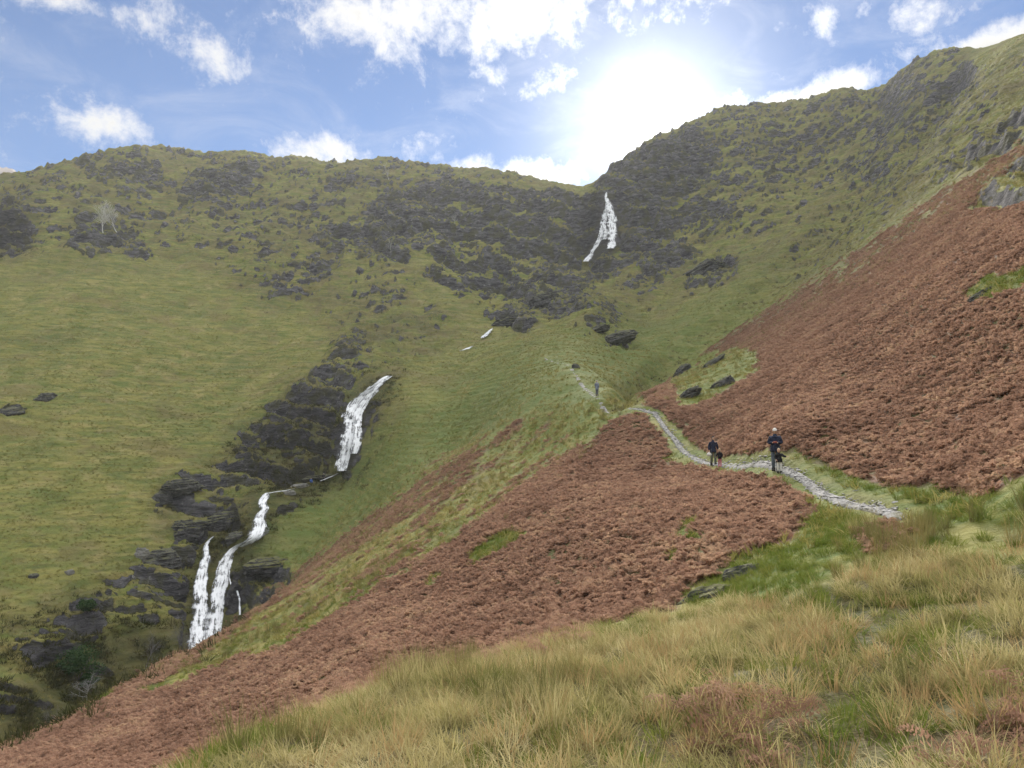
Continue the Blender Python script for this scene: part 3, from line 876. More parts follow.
o = water_strands('waterfall', FALL_TOP)
tag(o, 'white upper waterfall dropping from the notch in the skyline, split near its foot', 'waterfall')
o = water_strands('waterfall', FALL_MID)
tag(o, 'white middle waterfall widening down a dark cleft to the rock ledge', 'waterfall')
o = water_strands('waterfall', FALL_LOW)
tag(o, 'white lower waterfall forking into two plumes beside the brown bracken edge', 'waterfall')
o = water_strands('beck', BECK)
tag(o, kind='structure')


# ------------------------------------------------------------------ rocks and outcrops
def rock_material(name, dark, light, lichen, moss):
    m, N, out = new_mat(name)
    tc = N.new('ShaderNodeNewGeometry').outputs['Position']
    st = N.noise(N.vmath('MULTIPLY', tc, (.8, .8, 2.4)), .9, 8, .68, .4)
    col = N.mix(N.ramp(st, .34, .68), dark, light)
    col = N.mix(N.math('MULTIPLY', N.ramp(N.noise(tc, 2.6, 6, .7), .56, .66), lichen), col, (.27, .265, .25))
    nz = N.new('ShaderNodeSeparateXYZ'); N.l.new(N.new('ShaderNodeNewGeometry').outputs['Normal'], nz.inputs[0])
    top = N.math('MULTIPLY', N.ramp(N.math('ADD', nz.outputs[2], N.math('MULTIPLY', N.math('SUBTRACT', st, .5), 1.2)), .55, .85), moss)
    col = N.mix(top, col, N.mix(N.noise(tc, 3, 3), (.075, .085, .022), (.15, .14, .05)))
    bs = N.new('ShaderNodeBsdfPrincipled'); N.l.new(col, bs.inputs['Base Color']); bs.inputs['Roughness'].default_value = .9; bs.inputs['Specular IOR Level'].default_value = .15
    b = N.new('ShaderNodeBump'); b.inputs['Strength'].default_value = .9; b.inputs['Distance'].default_value = .35
    N.l.new(st, b.inputs['Height']); N.l.new(b.outputs[0], bs.inputs['Normal']); N.l.new(bs.outputs[0], out.inputs[0])
    return m


ROCK_DARK = rock_material('dark_rock', (.030, .030, .033), (.140, .137, .142), .4, .85)
ROCK_GREY = rock_material('grey_rock', (.040, .040, .042), (.15, .148, .145), .5, .6)
ROCK_PALE = rock_material('pale_rock', (.17, .165, .15), (.33, .32, .30), .4, .1)


def rock(name, u, v, w, h, mat, label, cat='rock', seed=0, tilt=0.5, flat=1.0, depth=None, sink=.35, detail=4, bed=1.0):
    """an outcrop w x h metres, bedded in the slope seen at (u, v); tilt is the dip of its beds"""
    p = hit(u, v); rg = np.random.default_rng(seed + 100)
    detail = 5 if w * F / math.hypot(p[0], p[1]) > 30 else detail
    bm = bmesh.new(); bmesh.ops.create_icosphere(bm, subdivisions=detail, radius=1.0)
    co = np.array([x.co[:] for x in bm.verts])
    # block it: push towards a rounded box, then cut with random planes for facets
    co = np.sign(co) * np.abs(co) ** .7
    for _ in range(11):
        nrm = rg.normal(size=3); nrm /= np.linalg.norm(nrm); dlim = rg.uniform(.62, .95)
        dd = co @ nrm; over = np.maximum(dd - dlim, 0); co -= np.outer(over * .85, nrm)
    sc = max(w, h)
    o1 = rg.uniform(0, 60)
    dq = (fbm(co[:, 0] * 1.8 + o1, co[:, 1] * 1.8, 5, .62) + fbm(co[:, 1] * 2 + 7, co[:, 2] * 2.4 + o1, 5, .62) + fbm(co[:, 2] * 2.6 + o1, co[:, 0] * 2 + 30, 5, .62)) * .17
    beds = np.abs(((co[:, 2] + .5 * co[:, 0] * tilt) * 4.2 + dq * 3) % 1 - .5) * .13 * bed
    dq += (ridged(co[:, 0] * 4 + o1, co[:, 2] * 5, 4, .6) + ridged(co[:, 1] * 4 + o1, co[:, 2] * 5 + 9, 4, .6)) * .06 - .06
    nr = co / np.linalg.norm(co, axis=1)[:, None]
    co = co + nr * (dq + beds)[:, None]
    d = depth if depth else w * .6
    co = co * np.array([w * .5, d * .5, h * .5]) 
    ct, st = math.cos(tilt), math.sin(tilt)
    x = co[:, 0] * ct - co[:, 2] * st; z = co[:, 0] * st + co[:, 2] * ct
    co[:, 0], co[:, 2] = x, z
    for vtx, c in zip(bm.verts, co): vtx.co = c
    me = bpy.data.meshes.new(name); bm.to_mesh(me); bm.free()
    me.polygons.foreach_set('use_smooth', [False] * len(me.polygons)); me.materials.append(mat)
    o = bpy.data.objects.new(name, me); C.objects.link(o)
    az = math.atan2(p[0], p[1])
    o.location = (p[0] + math.sin(az) * d * .15, p[1] + math.cos(az) * d * .15, p[2] + h * (.5 - sink) * .4); o.rotation_euler = (0, 0, -az)
    tag(o, label, cat)
    return o


def m_per_px(u, v):
    p = hit(u, v); return math.hypot(p[0], p[1]) / F


def rock_px(u, v, wp, hp, *a, **k):
    s = m_per_px(u, v); return rock('rock_outcrop' if a[2] in ('outcrop', 'crag') else 'boulder', u, v, wp * s, hp * s, a[0], a[1], a[2], **k)


rock_px(141, 556, 12, 14, ROCK_PALE, 'pale upright boulder perched on the ravine rim beside the lower waterfall', 'boulder', seed=1, tilt=-.3)
rock_px(160, 563, 38, 20, ROCK_GREY, 'grey rock nose just right of the pale upright boulder on the ravine rim', 'outcrop', seed=2, tilt=.1)
rock_px(69, 574, 8, 6, ROCK_PALE, 'small pale block lying alone on the left grass slope above the ravine', 'boulder', seed=3, tilt=.1)
rock_px(34, 577, 9, 6, ROCK_GREY, 'small dark grey block left of the pale block on the grass slope', 'boulder', seed=4, tilt=.1)
rock_px(46, 399, 19, 9, ROCK_GREY, 'grey outcrop in the smooth grass at the left edge, the higher of two', 'outcrop', seed=5, tilt=.15)
rock_px(10, 414, 28, 12, ROCK_GREY, 'broken dark outcrop at the left edge of the grass slope, below its neighbour', 'outcrop', seed=6, tilt=.3)
rock_px(183, 490, 34, 18, ROCK_GREY, 'broad slabby outcrop in the grass left of the pool', 'outcrop', seed=8, tilt=.15, depth=4)
rock_px(163, 502, 18, 18, ROCK_GREY, 'small grey outcrop at the left end of the slabs beside the pool', 'outcrop', seed=9, tilt=.2)
rock_px(190, 533, 40, 22, ROCK_DARK, 'dark rounded crag standing above the fork of the lower waterfall', 'crag', seed=10, tilt=.1)
rock_px(222, 524, 34, 18, ROCK_DARK, 'dark hollowed rock between the fork and the pool', 'outcrop', seed=11, tilt=.2)
rock_px(270, 570, 44, 20, ROCK_DARK, 'dark crag in the grass bank right of the lower waterfall', 'crag', seed=12, tilt=.05)
rock_px(235, 540, 16, 14, ROCK_GREY, 'mossy rock wedged in the fork of the lower waterfall', 'rock', seed=13, tilt=.3)
rock_px(234, 598, 14, 34, ROCK_DARK, 'wet black rock under the thin side trickle of the lower waterfall', 'rock', seed=14, tilt=-.1)
for i, (u, v, w, h, t) in enumerate([(312, 479, 34, 7, 'flat pale grey slab beneath the middle waterfall, where two walkers rest'), (299, 487, 22, 6, 'flat pale grey slab at the outflow of the pool'),
                                     (288, 494, 14, 5, 'small pale slab beside the water just above the lower waterfall')]):
    rock_px(u, v, w, h, ROCK_PALE if i else ROCK_GREY, t, 'rock slab', seed=20 + i, tilt=.08)
rock_px(619, 341, 38, 16, ROCK_GREY, 'grey slab outcrop in the green sward above the path end', 'outcrop', seed=30, tilt=.35)
rock_px(595, 331, 34, 9, ROCK_GREY, 'thin grey outcrop just above the grey slab in the green sward', 'outcrop', seed=31, tilt=.35)
rock_px(548, 303, 36, 20, ROCK_DARK, 'big dark block crag below the upper waterfall', 'crag', seed=32, tilt=.3)
rock_px(512, 322, 38, 14, ROCK_DARK, 'low dark crag beside the beck under the big block', 'crag', seed=33, tilt=.3)
rock_px(703, 274, 54, 20, ROCK_DARK, 'long dark slanting crag on the right fellside above the green sward', 'crag', seed=34, tilt=.5)
rock_px(683, 372, 20, 12, ROCK_DARK, 'dark rock at the top left of the mossy knoll among bracken', 'outcrop', seed=35, tilt=.6)
rock_px(714, 364, 30, 9, ROCK_DARK, 'thin dark rock rib across the top of the mossy knoll', 'outcrop', seed=36, tilt=.55)
rock_px(722, 386, 24, 14, ROCK_DARK, 'dark rock with white flecks at the right foot of the mossy knoll', 'outcrop', seed=37, tilt=.5)
rock_px(688, 397, 28, 12, ROCK_GREY, 'grey split rock at the left foot of the mossy knoll', 'outcrop', seed=38, tilt=.5)
rock_px(980, 296, 24, 7, ROCK_GREY, 'small grey rock in the green clearing at the right edge', 'rock', seed=41, tilt=.4)
rock_px(704, 596, 48, 26, ROCK_DARK, 'dark knobbly end of the near rock rib among pale grass', 'outcrop', seed=42, tilt=.45, depth=1.0, sink=.7, bed=.2)
rock_px(741, 574, 44, 20, ROCK_GREY, 'lichen-spotted top of the near rock rib under bright moss', 'outcrop', seed=43, tilt=.4, depth=.9, sink=.8, bed=.2)
rock_px(576, 368, 8, 8, ROCK_DARK, 'dark boulder at the bend of the high path', 'boulder', seed=44, tilt=.2)
rock_px(318, 257, 4, 4, ROCK_PALE, 'tiny pale boulder high on the left fell under a low crag', 'boulder', seed=45, tilt=.2)
'''
'''


# ------------------------------------------------------------------ plants that cover the ground
def leaf_material(name, cols, spread=.5, trans=.35, nscale=.35):
    """cols: list of colours picked per plant and by place"""
    m, N, out = new_mat(name)
    oi = N.new('ShaderNodeObjectInfo'); pos = N.new('ShaderNodeNewGeometry').outputs['Position']
    rnd = oi.outputs['Random']
    nz = N.noise(pos, nscale, 4, .6)
    f = N.math('ADD', N.math('MULTIPLY', N.ramp(nz, .3, .7), 1 - spread), N.math('MULTIPLY', rnd, spread))
    cr = N.new('ShaderNodeValToRGB'); e = cr.color_ramp.elements
    while len(e) < len(cols): e.new(.5)
    for i, c in enumerate(cols):
        e[i].position = i / (len(cols) - 1); e[i].color = rgba(c)
    N.l.new(f, cr.inputs[0]); col = cr.outputs[0]
    d = N.new('ShaderNodeBsdfDiffuse'); N.l.new(col, d.inputs[0])
    t = N.new('ShaderNodeBsdfTranslucent'); N.l.new(N.mix(.35, col, N.vmath('SCALE', col, scale=1.6)), t.inputs[0])
    mx = N.new('ShaderNodeMixShader'); mx.inputs[0].default_value = trans
    N.l.new(d.outputs[0], mx.inputs[1]); N.l.new(t.outputs[0], mx.inputs[2]); N.l.new(mx.outputs[0], out.inputs[0])
    return m


def proto_mesh(name, V, Fc, mat):
    me = bpy.data.meshes.new(name); me.from_pydata(V, [], Fc); me.update(); me.materials.append(mat)
    return bpy.data.objects.new(name, me)


def blade(V, Fc, base, az, length, lean, width, curl, seg, rg):
    """one grass blade: a narrow ribbon leaning out and arching over"""
    d = np.array([math.cos(az), math.sin(az), 0]); side = np.array([-d[1], d[0], 0])
    tw = rg.uniform(-.9, .9); side = side * math.cos(tw) + d * math.sin(tw)
    p = np.array(base, float); a = lean; st = length / seg; i0 = len(V)
    for k in range(seg + 1):
        w = width * (1 - (k / seg) ** 1.6) * .5
        if k == seg:
            V.append(tuple(p))
        else:
            V.append(tuple(p - side * w)); V.append(tuple(p + side * w))
        p = p + (d * math.sin(a) + np.array([0, 0, 1]) * math.cos(a)) * st
        a += curl / seg
    for k in range(seg - 1):
        b = i0 + 2 * k; Fc.append((b, b + 1, b + 3, b + 2))
    b = i0 + 2 * (seg - 1); Fc.append((b, b + 1, b + 2))


def tuft(name, mat, n, spread, hmin, hmax, lean, width, curl, seg, seed, wind=0.0):
    rg = np.random.default_rng(seed); V, Fc = [], []
    for _ in range(n):
        r = spread * math.sqrt(rg.random()); a = rg.uniform(0, 6.283)
        az = a + rg.normal(0, .5) if rg.random() > wind else rg.normal(3.4, .5)
        blade(V, Fc, (r * math.cos(a), r * math.sin(a), -.03), az, rg.uniform(hmin, hmax), abs(rg.normal(lean, lean * .5)), width * rg.uniform(.6, 1.3), rg.uniform(.2, 1) * curl, seg, rg)
    return proto_mesh(name, V, Fc, mat)


def fern(name, mat, seed, nf=8, fine=True, size=.75, stand=1.0):
    """a clump of dead bracken: arching, collapsed fronds with drooping side leaflets"""
    rg = np.random.default_rng(seed); V, Fc = [], []
    for fi in range(nf):
        az = fi * 2.4 + rg.uniform(-.5, .5); L = size * rg.uniform(.7, 1.2)
        d = np.array([math.cos(az), math.sin(az), 0]); side = np.array([-d[1], d[0], 0]); up = np.array([0, 0, 1.])
        p = np.array([rg.uniform(-.12, .12), rg.uniform(-.12, .12), 0]); a = rg.uniform(.25, .85) / stand; n = 11; st = L / n
        droop = rg.uniform(1.2, 2.3); pts = []; dirs = []
        for k in range(n + 1):
            pts.append(p.copy()); t = d * math.sin(a) + up * math.cos(a); dirs.append(t); p = p + t * st
            a += droop / n * (1.6 if k > 4 else .7)
        # stalk
        i0 = len(V)
        for k in range(n + 1):
            w = .006 * (1 - k / (n + 1)) + .002
            V.append(tuple(pts[k] - side * w)); V.append(tuple(pts[k] + side * w))
        for k in range(n):
            b = i0 + 2 * k; Fc.append((b, b + 1, b + 3, b + 2))
        for k in range(3, n + 1):
            f = (k - 3) / (n - 3); ll = L * .34 * (1 - f) ** .8 + .03
            for sg in (-1, 1):
                if rg.random() < .08: continue
                q = pts[k]; out = side * sg * math.cos(.5) + dirs[k] * .5 + up * rg.uniform(-.5, .15); out /= np.linalg.norm(out)
                bend = rg.uniform(-.5, .1) * ll * .9 - .1 * ll
                nrm = np.cross(out, dirs[k]); nrm /= np.linalg.norm(nrm) + 1e-6
                wd = np.cross(nrm, out); wd = wd * math.cos(.6) + nrm * rg.uniform(-.9, .9); wd /= np.linalg.norm(wd)
                if fine:
                    m_ = 4
                    for j in range(m_):
                        g = (j + .3) / m_; c = q + out * (ll * g) + up * bend * g * g; c2 = q + out * (ll * (g + .5 / m_)) + up * bend * (g + .5 / m_) ** 2
                        pw = ll * .30 * (1 - g) + .008
                        for s2 in (-1, 1):
                            tip = c + wd * s2 * pw + out * pw * .45 + up * rg.uniform(-.4, .1) * pw + nrm * rg.uniform(-.4, .4) * pw
                            b = len(V); V += [tuple(c), tuple(tip), tuple(c2)]; Fc.append((b, b + 1, b + 2))
                else:
                    e = q + out * ll + up * bend; mid = q + out * ll * .45 + up * bend * .3; pw = ll * .24
                    b = len(V); V += [tuple(q), tuple(mid + wd * pw), tuple(e), tuple(mid - wd * pw)]; Fc += [(b, b + 1, b + 2), (b, b + 2, b + 3)]
    return proto_mesh(name, V, Fc, mat)


M_BRACKEN = leaf_material('dead_bracken', [(.165, .096, .064), (.29, .176, .123), (.375, .24, .167), (.47, .33, .215)], .55, .42, .25)

M_BRACKEN_TAN = leaf_material('tan_bracken', [(.24, .14, .085), (.36, .23, .13), (.44, .31, .16)], .7, .35, .6)
M_BENT = leaf_material('bent_grass', [(.14, .155, .045), (.27, .245, .10), (.41, .355, .175), (.55, .48, .28)], .55, .35, .45)
M_BENT_RED = leaf_material('red_bent_grass', [(.27, .18, .085), (.37, .265, .13), (.45, .36, .18)], .7, .35, .5)
M_RUSH = leaf_material('rush', [(.09, .10, .035), (.17, .155, .06), (.28, .22, .09)], .6, .3, .5)
M_TURF = leaf_material('turf', [(.080, .125, .022), (.13, .165, .032), (.20, .20, .05)], .6, .35, .5)
M_HILL = leaf_material('fell_grass', [(.098, .124, .030), (.188, .180, .050), (.29, .255, .088), (.38, .33, .14)], .5, .3, .06)
M_HEATH = leaf_material('heather', [(.05, .04, .026), (.10, .078, .046), (.11, .115, .042)], .6, .15, .1)


def scatter(name, label, protos, dens, smin, smax, tilt=.25, align=.4, cap=None, rmax=300, thmax=R(39), wind=False):
    """dens: plants per square metre on the survey grid; one plant stands at each chosen spot"""
    i0 = np.searchsorted(RR, rmax)
    jj = np.nonzero(np.abs(TH) < thmax)[0]; sub = np.s_[:i0, jj[0]:jj[-1]]
    D = dens[sub]; r = RR[:i0]; s = SS[:i0]
    cell = (np.gradient(r) * r)[:, None] * np.gradient(TH[jj[0]:jj[-1]])[None]
    lam = np.nan_to_num(np.maximum(D * cell, 0)); tot = lam.sum()
    if cap and tot > cap: lam = lam * (cap / tot)
    n = RNG.poisson(np.minimum(lam, 50))
    ii, kk = np.nonzero(n); rep = n[ii, kk]; ii = np.repeat(ii, rep); kk = np.repeat(kk, rep)
    th = TH[jj[0] + kk] + (RNG.random(len(kk)) - .5) * np.gradient(TH)[jj[0] + kk]
    rr = r[ii] + (RNG.random(len(ii)) - .5) * np.gradient(r)[ii]
    x, y = rr * np.sin(th), rr * np.cos(th); z = ground_at(x, y)
    k = len(x)
    e = .25; gx = (ground_at(x + e, y) - ground_at(x - e, y)) / (2 * e); gy = (ground_at(x, y + e) - ground_at(x, y - e)) / (2 * e)
    rot = np.stack([np.arctan(gy) * align + RNG.normal(0, tilt, k), -np.arctan(gx) * align + RNG.normal(0, tilt, k), RNG.uniform(-.7, .7, k) if wind else RNG.uniform(0, 6.283, k)], 1)
    scl = RNG.uniform(smin, smax, k)
    coll = bpy.data.collections.new(name + '_kinds')
    for p in protos: coll.objects.link(p)
    me = bpy.data.meshes.new(name); me.vertices.add(k)
    me.vertices.foreach_set('co', np.stack([x, y, z], 1).astype(np.float32).ravel())
    a = me.attributes.new('rot', 'FLOAT_VECTOR', 'POINT'); a.data.foreach_set('vector', rot.astype(np.float32).ravel())
    vattr(me, 'scl', scl)
    a = me.attributes.new('pick', 'INT', 'POINT'); a.data.foreach_set('value', RNG.integers(0, len(protos), k).astype(np.int32))
    o = bpy.data.objects.new(name, me); C.objects.link(o)
    g = bpy.data.node_groups.new(name, 'GeometryNodeTree')
    g.interface.new_socket('Geometry', in_out='INPUT', socket_type='NodeSocketGeometry'); g.interface.new_socket('Geometry', in_out='OUTPUT', socket_type='NodeSocketGeometry')
    gi = g.nodes.new('NodeGroupInput'); go = g.nodes.new('NodeGroupOutput')
    ci_ = g.nodes.new('GeometryNodeCollectionInfo'); ci_.inputs[0].default_value = coll; ci_.inputs[1].default_value = True; ci_.inputs[2].default_value = True
    ip = g.nodes.new('GeometryNodeInstanceOnPoints'); ip.inputs['Pick Instance'].default_value = True
    def na(nm, ty):
        q = g.nodes.new('GeometryNodeInputNamedAttribute'); q.data_type = ty; q.inputs[0].default_value = nm
        return [s_ for s_ in q.outputs if s_.enabled and s_.name == 'Attribute'][0]
    L = g.links
    L.new(gi.outputs[0], ip.inputs['Points']); L.new(ci_.outputs[0], ip.inputs['Instance'])
    L.new(na('pick', 'INT'), ip.inputs['Instance Index']); L.new(na('rot', 'FLOAT_VECTOR'), ip.inputs['Rotation']); L.new(na('scl', 'FLOAT'), ip.inputs['Scale'])
    L.new(ip.outputs[0], go.inputs[0])
    md = o.modifiers.new('plants', 'NODES'); md.node_group = g
    tag(o, label, None, None, 'stuff')
    print('SCATTER', name, k)
    return o


# masks on the final ground
_n1 = fbm(GX / 2.2, GY / 2.2, 4); _n2 = fbm(GX / 7, GY / 7 + 40, 4); _n3 = fbm(GX / 1.0, GY / 1.0 + 20, 3)
ON_PATH = sstep(.55, .85, PD - np.clip((GR - 60) * .008, 0, .6))
bare = 1 - sstep(.3, .6, ROCK)
near = lambda a, b: 1 - sstep(a, b, GR)
B = np.clip(M['bracken'], 0, 1)
bd = np.interp(GR, [20, 40, 80, 150], [20, 18, 13, 9]) * sstep(.35, .7, B * .97 + _n1 * .38 + _n3 * .22  + np.minimum(_n2 + .45, 0) * 1.2) * sstep(.08, .3, B) * bare
fern_far = [fern('fern', M_BRACKEN, 40 + i, nf=9, fine=False, size=.55) for i in range(6)]
scatter('bracken', 'russet dead bracken covering the slopes below and above the path', fern_far, bd * sstep(16, 18, GR), .36, .70, .3, .75, cap=420000, rmax=240)
fern_near = [fern('fern', M_BRACKEN, 60 + i, nf=7, fine=True, size=.62) for i in range(5)] + [fern('fern', M_BRACKEN_TAN, 70, nf=5, size=.6)]
bs_ = 6.0 * M['sparse'] * sstep(-.3, .2, _n1) * (GR > 6.2) + bd * .6 * (1 - sstep(16, 18, GR)) * sstep(13, 15, GR)
scatter('dead_ferns', 'brown curled bracken standing in the pale near grass', fern_near, bs_, .6, 1.1, .2, .6, rmax=30)

# pale bent grass and rushes of the foreground
tus = [tuft('tussock', M_BENT, 64, .17, .18, .46, .55, .011, 1.7, 4, 80 + i, .35) for i in range(5)] + [tuft('tussock', M_BENT_RED, 44, .15, .25, .50, .35, .009, .9, 4, 90)]
grn = [tuft('tussock', M_TURF, 60, .16, .12, .32, .5, .011, 1.3, 3, 95 + i) for i in range(4)]
rsh = [tuft('rush_clump', M_RUSH, 55, .12, .4, .75, .2, .009, .45, 3, 110 + i) for i in range(4)] + [tuft('rush_clump', M_BENT, 60, .12, .5, .9, .22, .006, .6, 3, 120)]
D = M['dry']
scatter('pale_grass', 'long pale bent grass of the near slope', tus, (D + MARGIN * .08) * (19 * sstep(-.5, .15, _n1) + 4) * np.where(MARGIN > .1, 1, near(26, 30)), .6, 1.25, .18, .5, cap=44000, rmax=130, wind=True)
scatter('green_grass', 'green grass between the pale tussocks', grn, (D * 11 * sstep(.3, -.35, _n1) + (9 * M['moss'] + 6 * (1 - D)) * ON_PATH * near(45, 75)) * np.clip(1 - 1.6 * B, 0, 1), .5, 1.1, .15, .8, cap=60000, rmax=80)
scatter('rushes', 'tall dark rushes around the near hollow and along the wet flushes', rsh, ((M['rush'] + MARGIN * .25) * 4.5 * sstep(-.3, .2, _n2) + D * 1.6 * sstep(.15, .5, _n2)) * ON_PATH * np.where(GR > 60, .35, 1), .7, 1.15, .1, .3, cap=7000, rmax=140)

# fell grass: wind-combed tufts on the open slopes
hill = [tuft('fell_tuft', M_HILL, 24, .20, .12, .34, .6, .032, 1.2, 2, 130 + i, .4) for i in range(5)]
open_ = (1 - np.clip(B * 1.5, 0, 1)) * (1 - D) * bare * ON_PATH
hd = open_ * np.interp(GR, [18, 25, 60, 120, 200, 300], [0, 7, 5, 3.0, 2.0, 1.2]) * (.35 + .65 * sstep(-.3, .3, _n2)) * (1 - .5 * M['wet'])
scatter('fell_grass', 'sheep-cropped yellow green grass of the open fellsides', hill, hd, .7, 1.4, .2, .8, cap=230000, rmax=330)
hth = [tuft('heather_tuft', M_HEATH, 40, .35, .15, .42, .7, .04, .6, 2, 150 + i) for i in range(4)]
hh = (M['gully'] * .35 * sstep(-.2, .2, _n2) + M['craggy'] * .10 * sstep(.0, .3, fbm(GX / 9 + 5, GY / 9, 4)) + M['wet'] * .5 * sstep(-.25, .2, _n2)) * bare * (1 - B)
scatter('heather', 'dark heather and bilberry among the crags and in the ravine', hth, hh, .7, 1.8, .2, .7, cap=40000, rmax=400)

M_SCRUB = leaf_material('ravine_scrub', [(.022, .028, .010), (.05, .052, .018), (.085, .075, .028)], .6, .2, .3)
scr = [tuft('scrub_tuft', M_SCRUB, 46, .5, .2, .65, .8, .05, .7, 2, 170 + i) for i in range(4)]
low = sstep(590, 640, PV) * sstep(210, 150, PU) * sstep(95, 100, GR) * (GR < 175)
scatter('ravine_scrub', 'dark damp bilberry and rank grass in the bottom of the ravine', scr, (np.nan_to_num(low) * 1.5 * sstep(-.35, .05, _n2) + M['wet'] * 1.5 * sstep(-.2, .25, _n2) * (GR < 230)) * (1 - B), .7, 1.6, .25, .7, cap=26000, rmax=240)


# ------------------------------------------------------------------ trees and bushes
def skin_free_limb(V, Fc, p0, p1, r0, r1, n=6):
    a = np.array(p1) - np.array(p0); L = np.linalg.norm(a) + 1e-9; a = a / L
    u_ = np.cross(a, [0, 0, 1]); u_ = np.cross(a, [1, 0, 0]) if np.linalg.norm(u_) < .1 else u_
    u_ = u_ / np.linalg.norm(u_); w = np.cross(a, u_); b = len(V)
    for p, r in ((p0, r0), (p1, r1)):
        for k in range(n):
            t = 2 * math.pi * k / n
            V.append(tuple(np.array(p) + (u_ * math.cos(t) + w * math.sin(t)) * r))
    for k in range(n): Fc.append((b + k, b + (k + 1) % n, b + n + (k + 1) % n, b + n + k))


def branch(V, Fc, p, d, L, r, lvl, rg, up=.25, twist=.35, n=4):
    seg = 4; d = np.array(d, float)
    for s in range(seg):
        d = d + rg.normal(0, twist * .35, 3) + np.array([0, 0, up * .3]); d /= np.linalg.norm(d)
        q = p + d * L / seg; r1 = r * (1 - .18)
        skin_free_limb(V, Fc, p, q, r, r1, 6 if lvl > 1 else 4); p, r = q, r1
        if lvl > 0 and s >= (1 if lvl > 1 else 0):
            for _ in range(n - 2 if s < seg - 1 else n - 1):
                e = d + rg.normal(0, .62, 3); e /= np.linalg.norm(e)
                branch(V, Fc, p, e, L * rg.uniform(.45, .68), r * .62, lvl - 1, rg, up, twist, n)


BARK_PALE = flat_mat('pale_bark', (.50, .49, .47)); BARK_GREY = flat_mat('grey_bark', (.16, .15, .145)); BARK_SILVER = flat_mat('silver_bark', (.33, .33, .31))


def thing(name, label, cat, loc, rz=0, group=None):
    o = bpy.data.objects.new(name, None); C.objects.link(o); o.location = loc; o.rotation_euler = (0, 0, rz)
    o.empty_display_size = .3
    return tag(o, label, cat, group)


def bare_tree(u, v, hpx, label, mat, seed, lean=(0, 0), levels=3, stems=1, name='bare_tree', thick=.022, n=4, up=.3, twigs=True):
    p = hit(u, v); s = m_per_px(u, v); H = hpx * s; rg = np.random.default_rng(seed)
    o = thing(name, label, 'tree' if name.endswith('tree') else 'bush', tuple(p))
    for k in range(stems):
        a = rg.uniform(0, 6.283); d = np.array([lean[0] + (.35 * math.cos(a) if stems > 1 else 0), lean[1] + (.35 * math.sin(a) if stems > 1 else 0), 1.])
        d /= np.linalg.norm(d); V, Fc = [], []
        q = np.array([.25 * math.cos(a), .25 * math.sin(a), 0]) * (stems > 1) + np.array([0, 0, -.3]); r = H * thick; seg = 5; heads = []
        for i in range(seg):
            d = d + rg.normal(0, .09, 3); d /= np.linalg.norm(d); q2 = q + d * H * .13; skin_free_limb(V, Fc, q, q2, r, r * .86, 8); q, r = q2, r * .86
            if i >= 1: heads.append((q.copy(), d.copy(), r))
        mesh_object('trunk', V, Fc, mat, o)
        V, Fc = [], []
        for q, dd, r in heads:
            for _ in range(2):
                e = dd * .7 + rg.normal(0, .55, 3); e[2] = abs(e[2]); e /= np.linalg.norm(e)
                branch(V, Fc, q, e, H * rg.uniform(.28, .42), r * .6, levels - 1, rg, up, .35, n)
        branch(V, Fc, heads[-1][0], heads[-1][1], H * .4, heads[-1][2], levels - 1, rg, up, .35, n)
        mesh_object('crown', V, Fc, mat, o)
    return o


bare_tree(103, 233, 25, 'bare white birch on the left fell, the left one of a pair', BARK_PALE, 1, lean=(-.25, 0), thick=.020, n=5)
bare_tree(117, 232, 24, 'bare white birch on the left fell, the right one of a pair', BARK_PALE, 2, lean=(-.45, 0), thick=.018, n=5)
bare_tree(389, 180, 15, 'small pale bare tree under the skyline of the left fell', BARK_SILVER, 3, thick=.018)
bare_tree(391, 252, 13, 'small pale bare tree on the low crag left of the headwall', BARK_SILVER, 4, thick=.018)
bare_tree(455, 224, 11, 'small pale bare tree in the dark headwall crags', BARK_SILVER, 5, thick=.018)
bare_tree(145, 672, 30, 'grey twiggy bare tree in the ravine left of the lower waterfall', BARK_GREY, 6, thick=.02, up=.15)
bare_tree(86, 702, 24, 'pale bare tree with spreading limbs at the bottom of the ravine', BARK_SILVER, 7, lean=(.1, 0), thick=.022, up=.1)
bare_tree(182, 650, 20, 'low grey thicket of bare twigs at the foot of the lower waterfall', BARK_GREY, 8, stems=4, name='bare_bush', thick=.014, up=.1)
bare_tree(55, 722, 16, 'low grey bare bush at the lower left end of the ravine', BARK_GREY, 9, stems=3, name='bare_bush', thick=.014, up=.1)
bare_tree(925, 63, 7, 'tiny dark tree standing alone on the right skyline', BARK_GREY, 10, thick=.03, levels=2)


